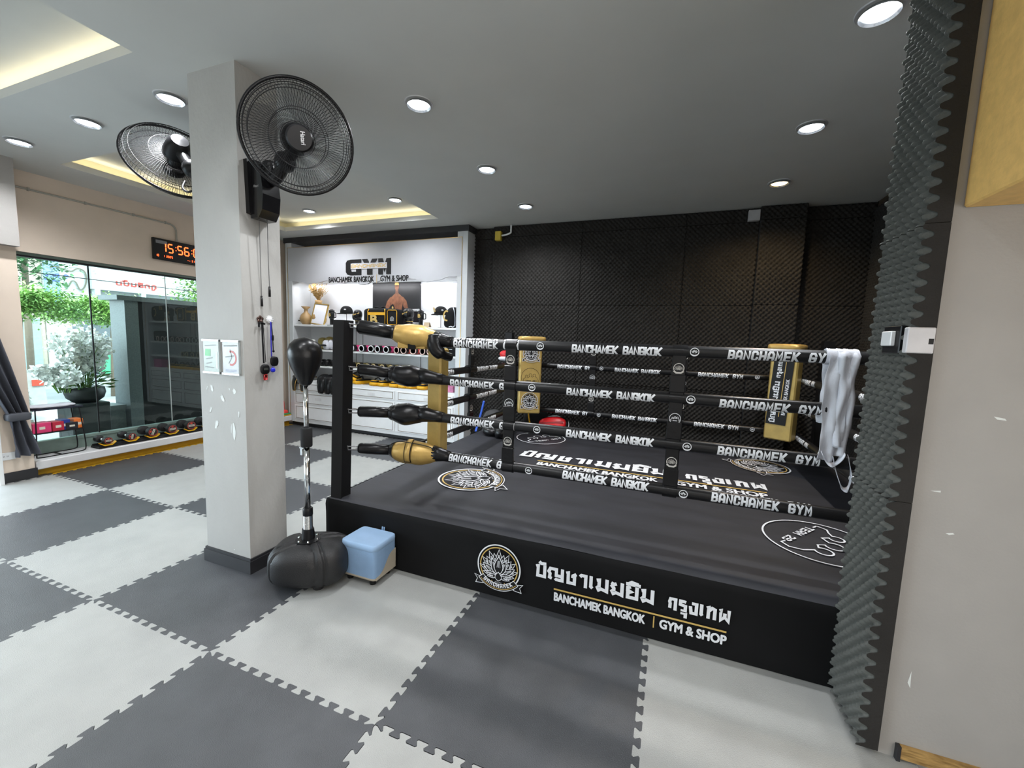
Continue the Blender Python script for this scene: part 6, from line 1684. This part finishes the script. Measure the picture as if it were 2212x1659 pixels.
# ================================================================ REAR LEFT CORNER OF THE RING
def lump(c, h, seed, amp=.02, e=.8):
    q = MB(); q.sell(c, h, e, 22, 14); q.v = [tuple(V(p) + amp * noise.noise_vector(V(p) * 9 + V((seed, 0, 0)))) for p in q.v]; return q
gear = [((-.02, 3.50, .56), (.13, .14, .14), 'dark grey padded glove pair at the left of the rear corner pile', mat('charcoal_fabric', (.035, .035, .037), .8)),
        ((.16, 3.44, .55), (.11, .12, .13), 'dark grey padded glove in the middle of the rear corner pile', mat('charcoal_fabric', (0, 0, 0))),
        ((.19, 3.26, .475), (.085, .08, .06), 'round black glove lying in front of the rear corner pile', black_leather),
        ((.03, 3.33, .47), (.12, .09, .05), 'flat black pad lying at the rear left corner of the canvas', black_leather)]
for i, (c, h, lab, m) in enumerate(gear):
    t = thing('glove', (c[0], c[1], RZ), lab, 'glove'); 
    lump((c[0], c[1], RZ + h[2] + .01), h, i).build('glove', m, t, True)
    MB().torus((c[0] + .03, c[1] - h[1] * .75, RZ + h[2]), h[2] * .55, .012, axis=(.3, -1, .1), n=18, k=6).build('cuff', black_leather, t, True)
t = thing('ankle_strap', (-.16, 3.42, RZ), 'bright blue strap hanging at the rear left corner of the ring', 'strap')
q = MB(); vs = []; fs = []
P = catmull([(-.16, 3.50, .80), (-.175, 3.46, .66), (-.19, 3.40, .52), (-.17, 3.30, .44)], 6)
for p in P: vs += [(p.x - .014, p.y, p.z), (p.x + .014, p.y, p.z)]
for i in range(len(P) - 1): fs.append((2 * i, 2 * i + 1, 2 * i + 3, 2 * i + 2))
q.add(vs, fs); q.build('strap', mat('royal_blue', (.01, .07, .42), .5), t, True, solid=.006)
t = thing('belly_pad', (.72, 3.78, RZ), 'red and black belly pad with white piping leaning at the rear of the ring', 'pad')
Tb = Matrix.Translation((.70, 3.72, RZ + .125)) @ Matrix.Rotation(math.radians(-8), 4, 'Y') @ Matrix.Rotation(math.radians(-25), 4, 'X')
q = MB(); q.T = Tb; q.sell((0, 0, 0), (.20, .07, .115), .75, 30, 14); q.build('shell', black_leather, t, True)
q = MB(); q.T = Tb; q.sell((0, -.045, .005), (.175, .05, .09), .75, 28, 12); q.build('red_face', red_m, t, True)
q = MB(); q.T = Tb; q.box((0, -.090, .010), (.30, .012, .022)); q.build('centre_band', mat('dark_red', (.25, .01, .012), .35), t)
q = MB(); q.T = Tb; q.torus((0, -.01, 0), .18, .005, axis=(0, 1, 0), n=40, k=6, sx=1.12, sy=.66); q.build('piping', white_print, t, True)
t = thing('equipment_bag', (.42, 3.84, RZ), 'black bag behind the gold pad with an amber trim strip', 'bag')
lump((.42, 3.86, RZ + .17), (.16, .10, .17), 8).build('bag', black_fabric, t, True)
q = MB(); q.tube(catmull([(.36, 3.73, RZ + .26), (.39, 3.70, RZ + .15), (.43, 3.70, RZ + .04)], 5), .010, 6); q.build('trim', yellow_m, t, True)
t = thing('hanging_glove', (.10, 3.72, 1.35), 'red and white boxing glove hanging under the top rope at the rear left corner', 'glove')
q = MB(); q.sell((.10, 3.62, 1.40), (.11, .06, .05), .8, 18, 10); q.build('glove', red_m, t, True)
q = MB(); q.sell((.10, 3.60, 1.345), (.12, .06, .030), .8, 18, 10); q.build('palm', white_cloth, t, True)
q = MB(); q.tube([(.10, 3.66, 1.40), (.12, 3.66, 1.56)], .005, 6); q.sell((.12, 3.62, 1.27), (.08, .05, .035), .8, 14, 8); q.build('cuff', mat('dark_green_vinyl', (.03, .10, .08), .4), t, True)
t = thing('hanging_shin_guard', (.20, 3.70, .9), 'black and teal shin guard hanging beside the front strap at the rear corner', 'shin guard')
q = lump((.20, 3.66, .93), (.09, .06, .17), 5, .012); q.build('guard', black_leather, t, True)
q = MB()
for k, z in enumerate((.84, .92, 1.0)): q.tube(catmull([(.13, 3.62, z), (.17, 3.585, z + .03), (.23, 3.59, z + .01)], 5), .012, 6)
q.build('teal_pattern', mat('pale_teal', (.35, .62, .62), .5), t, True)
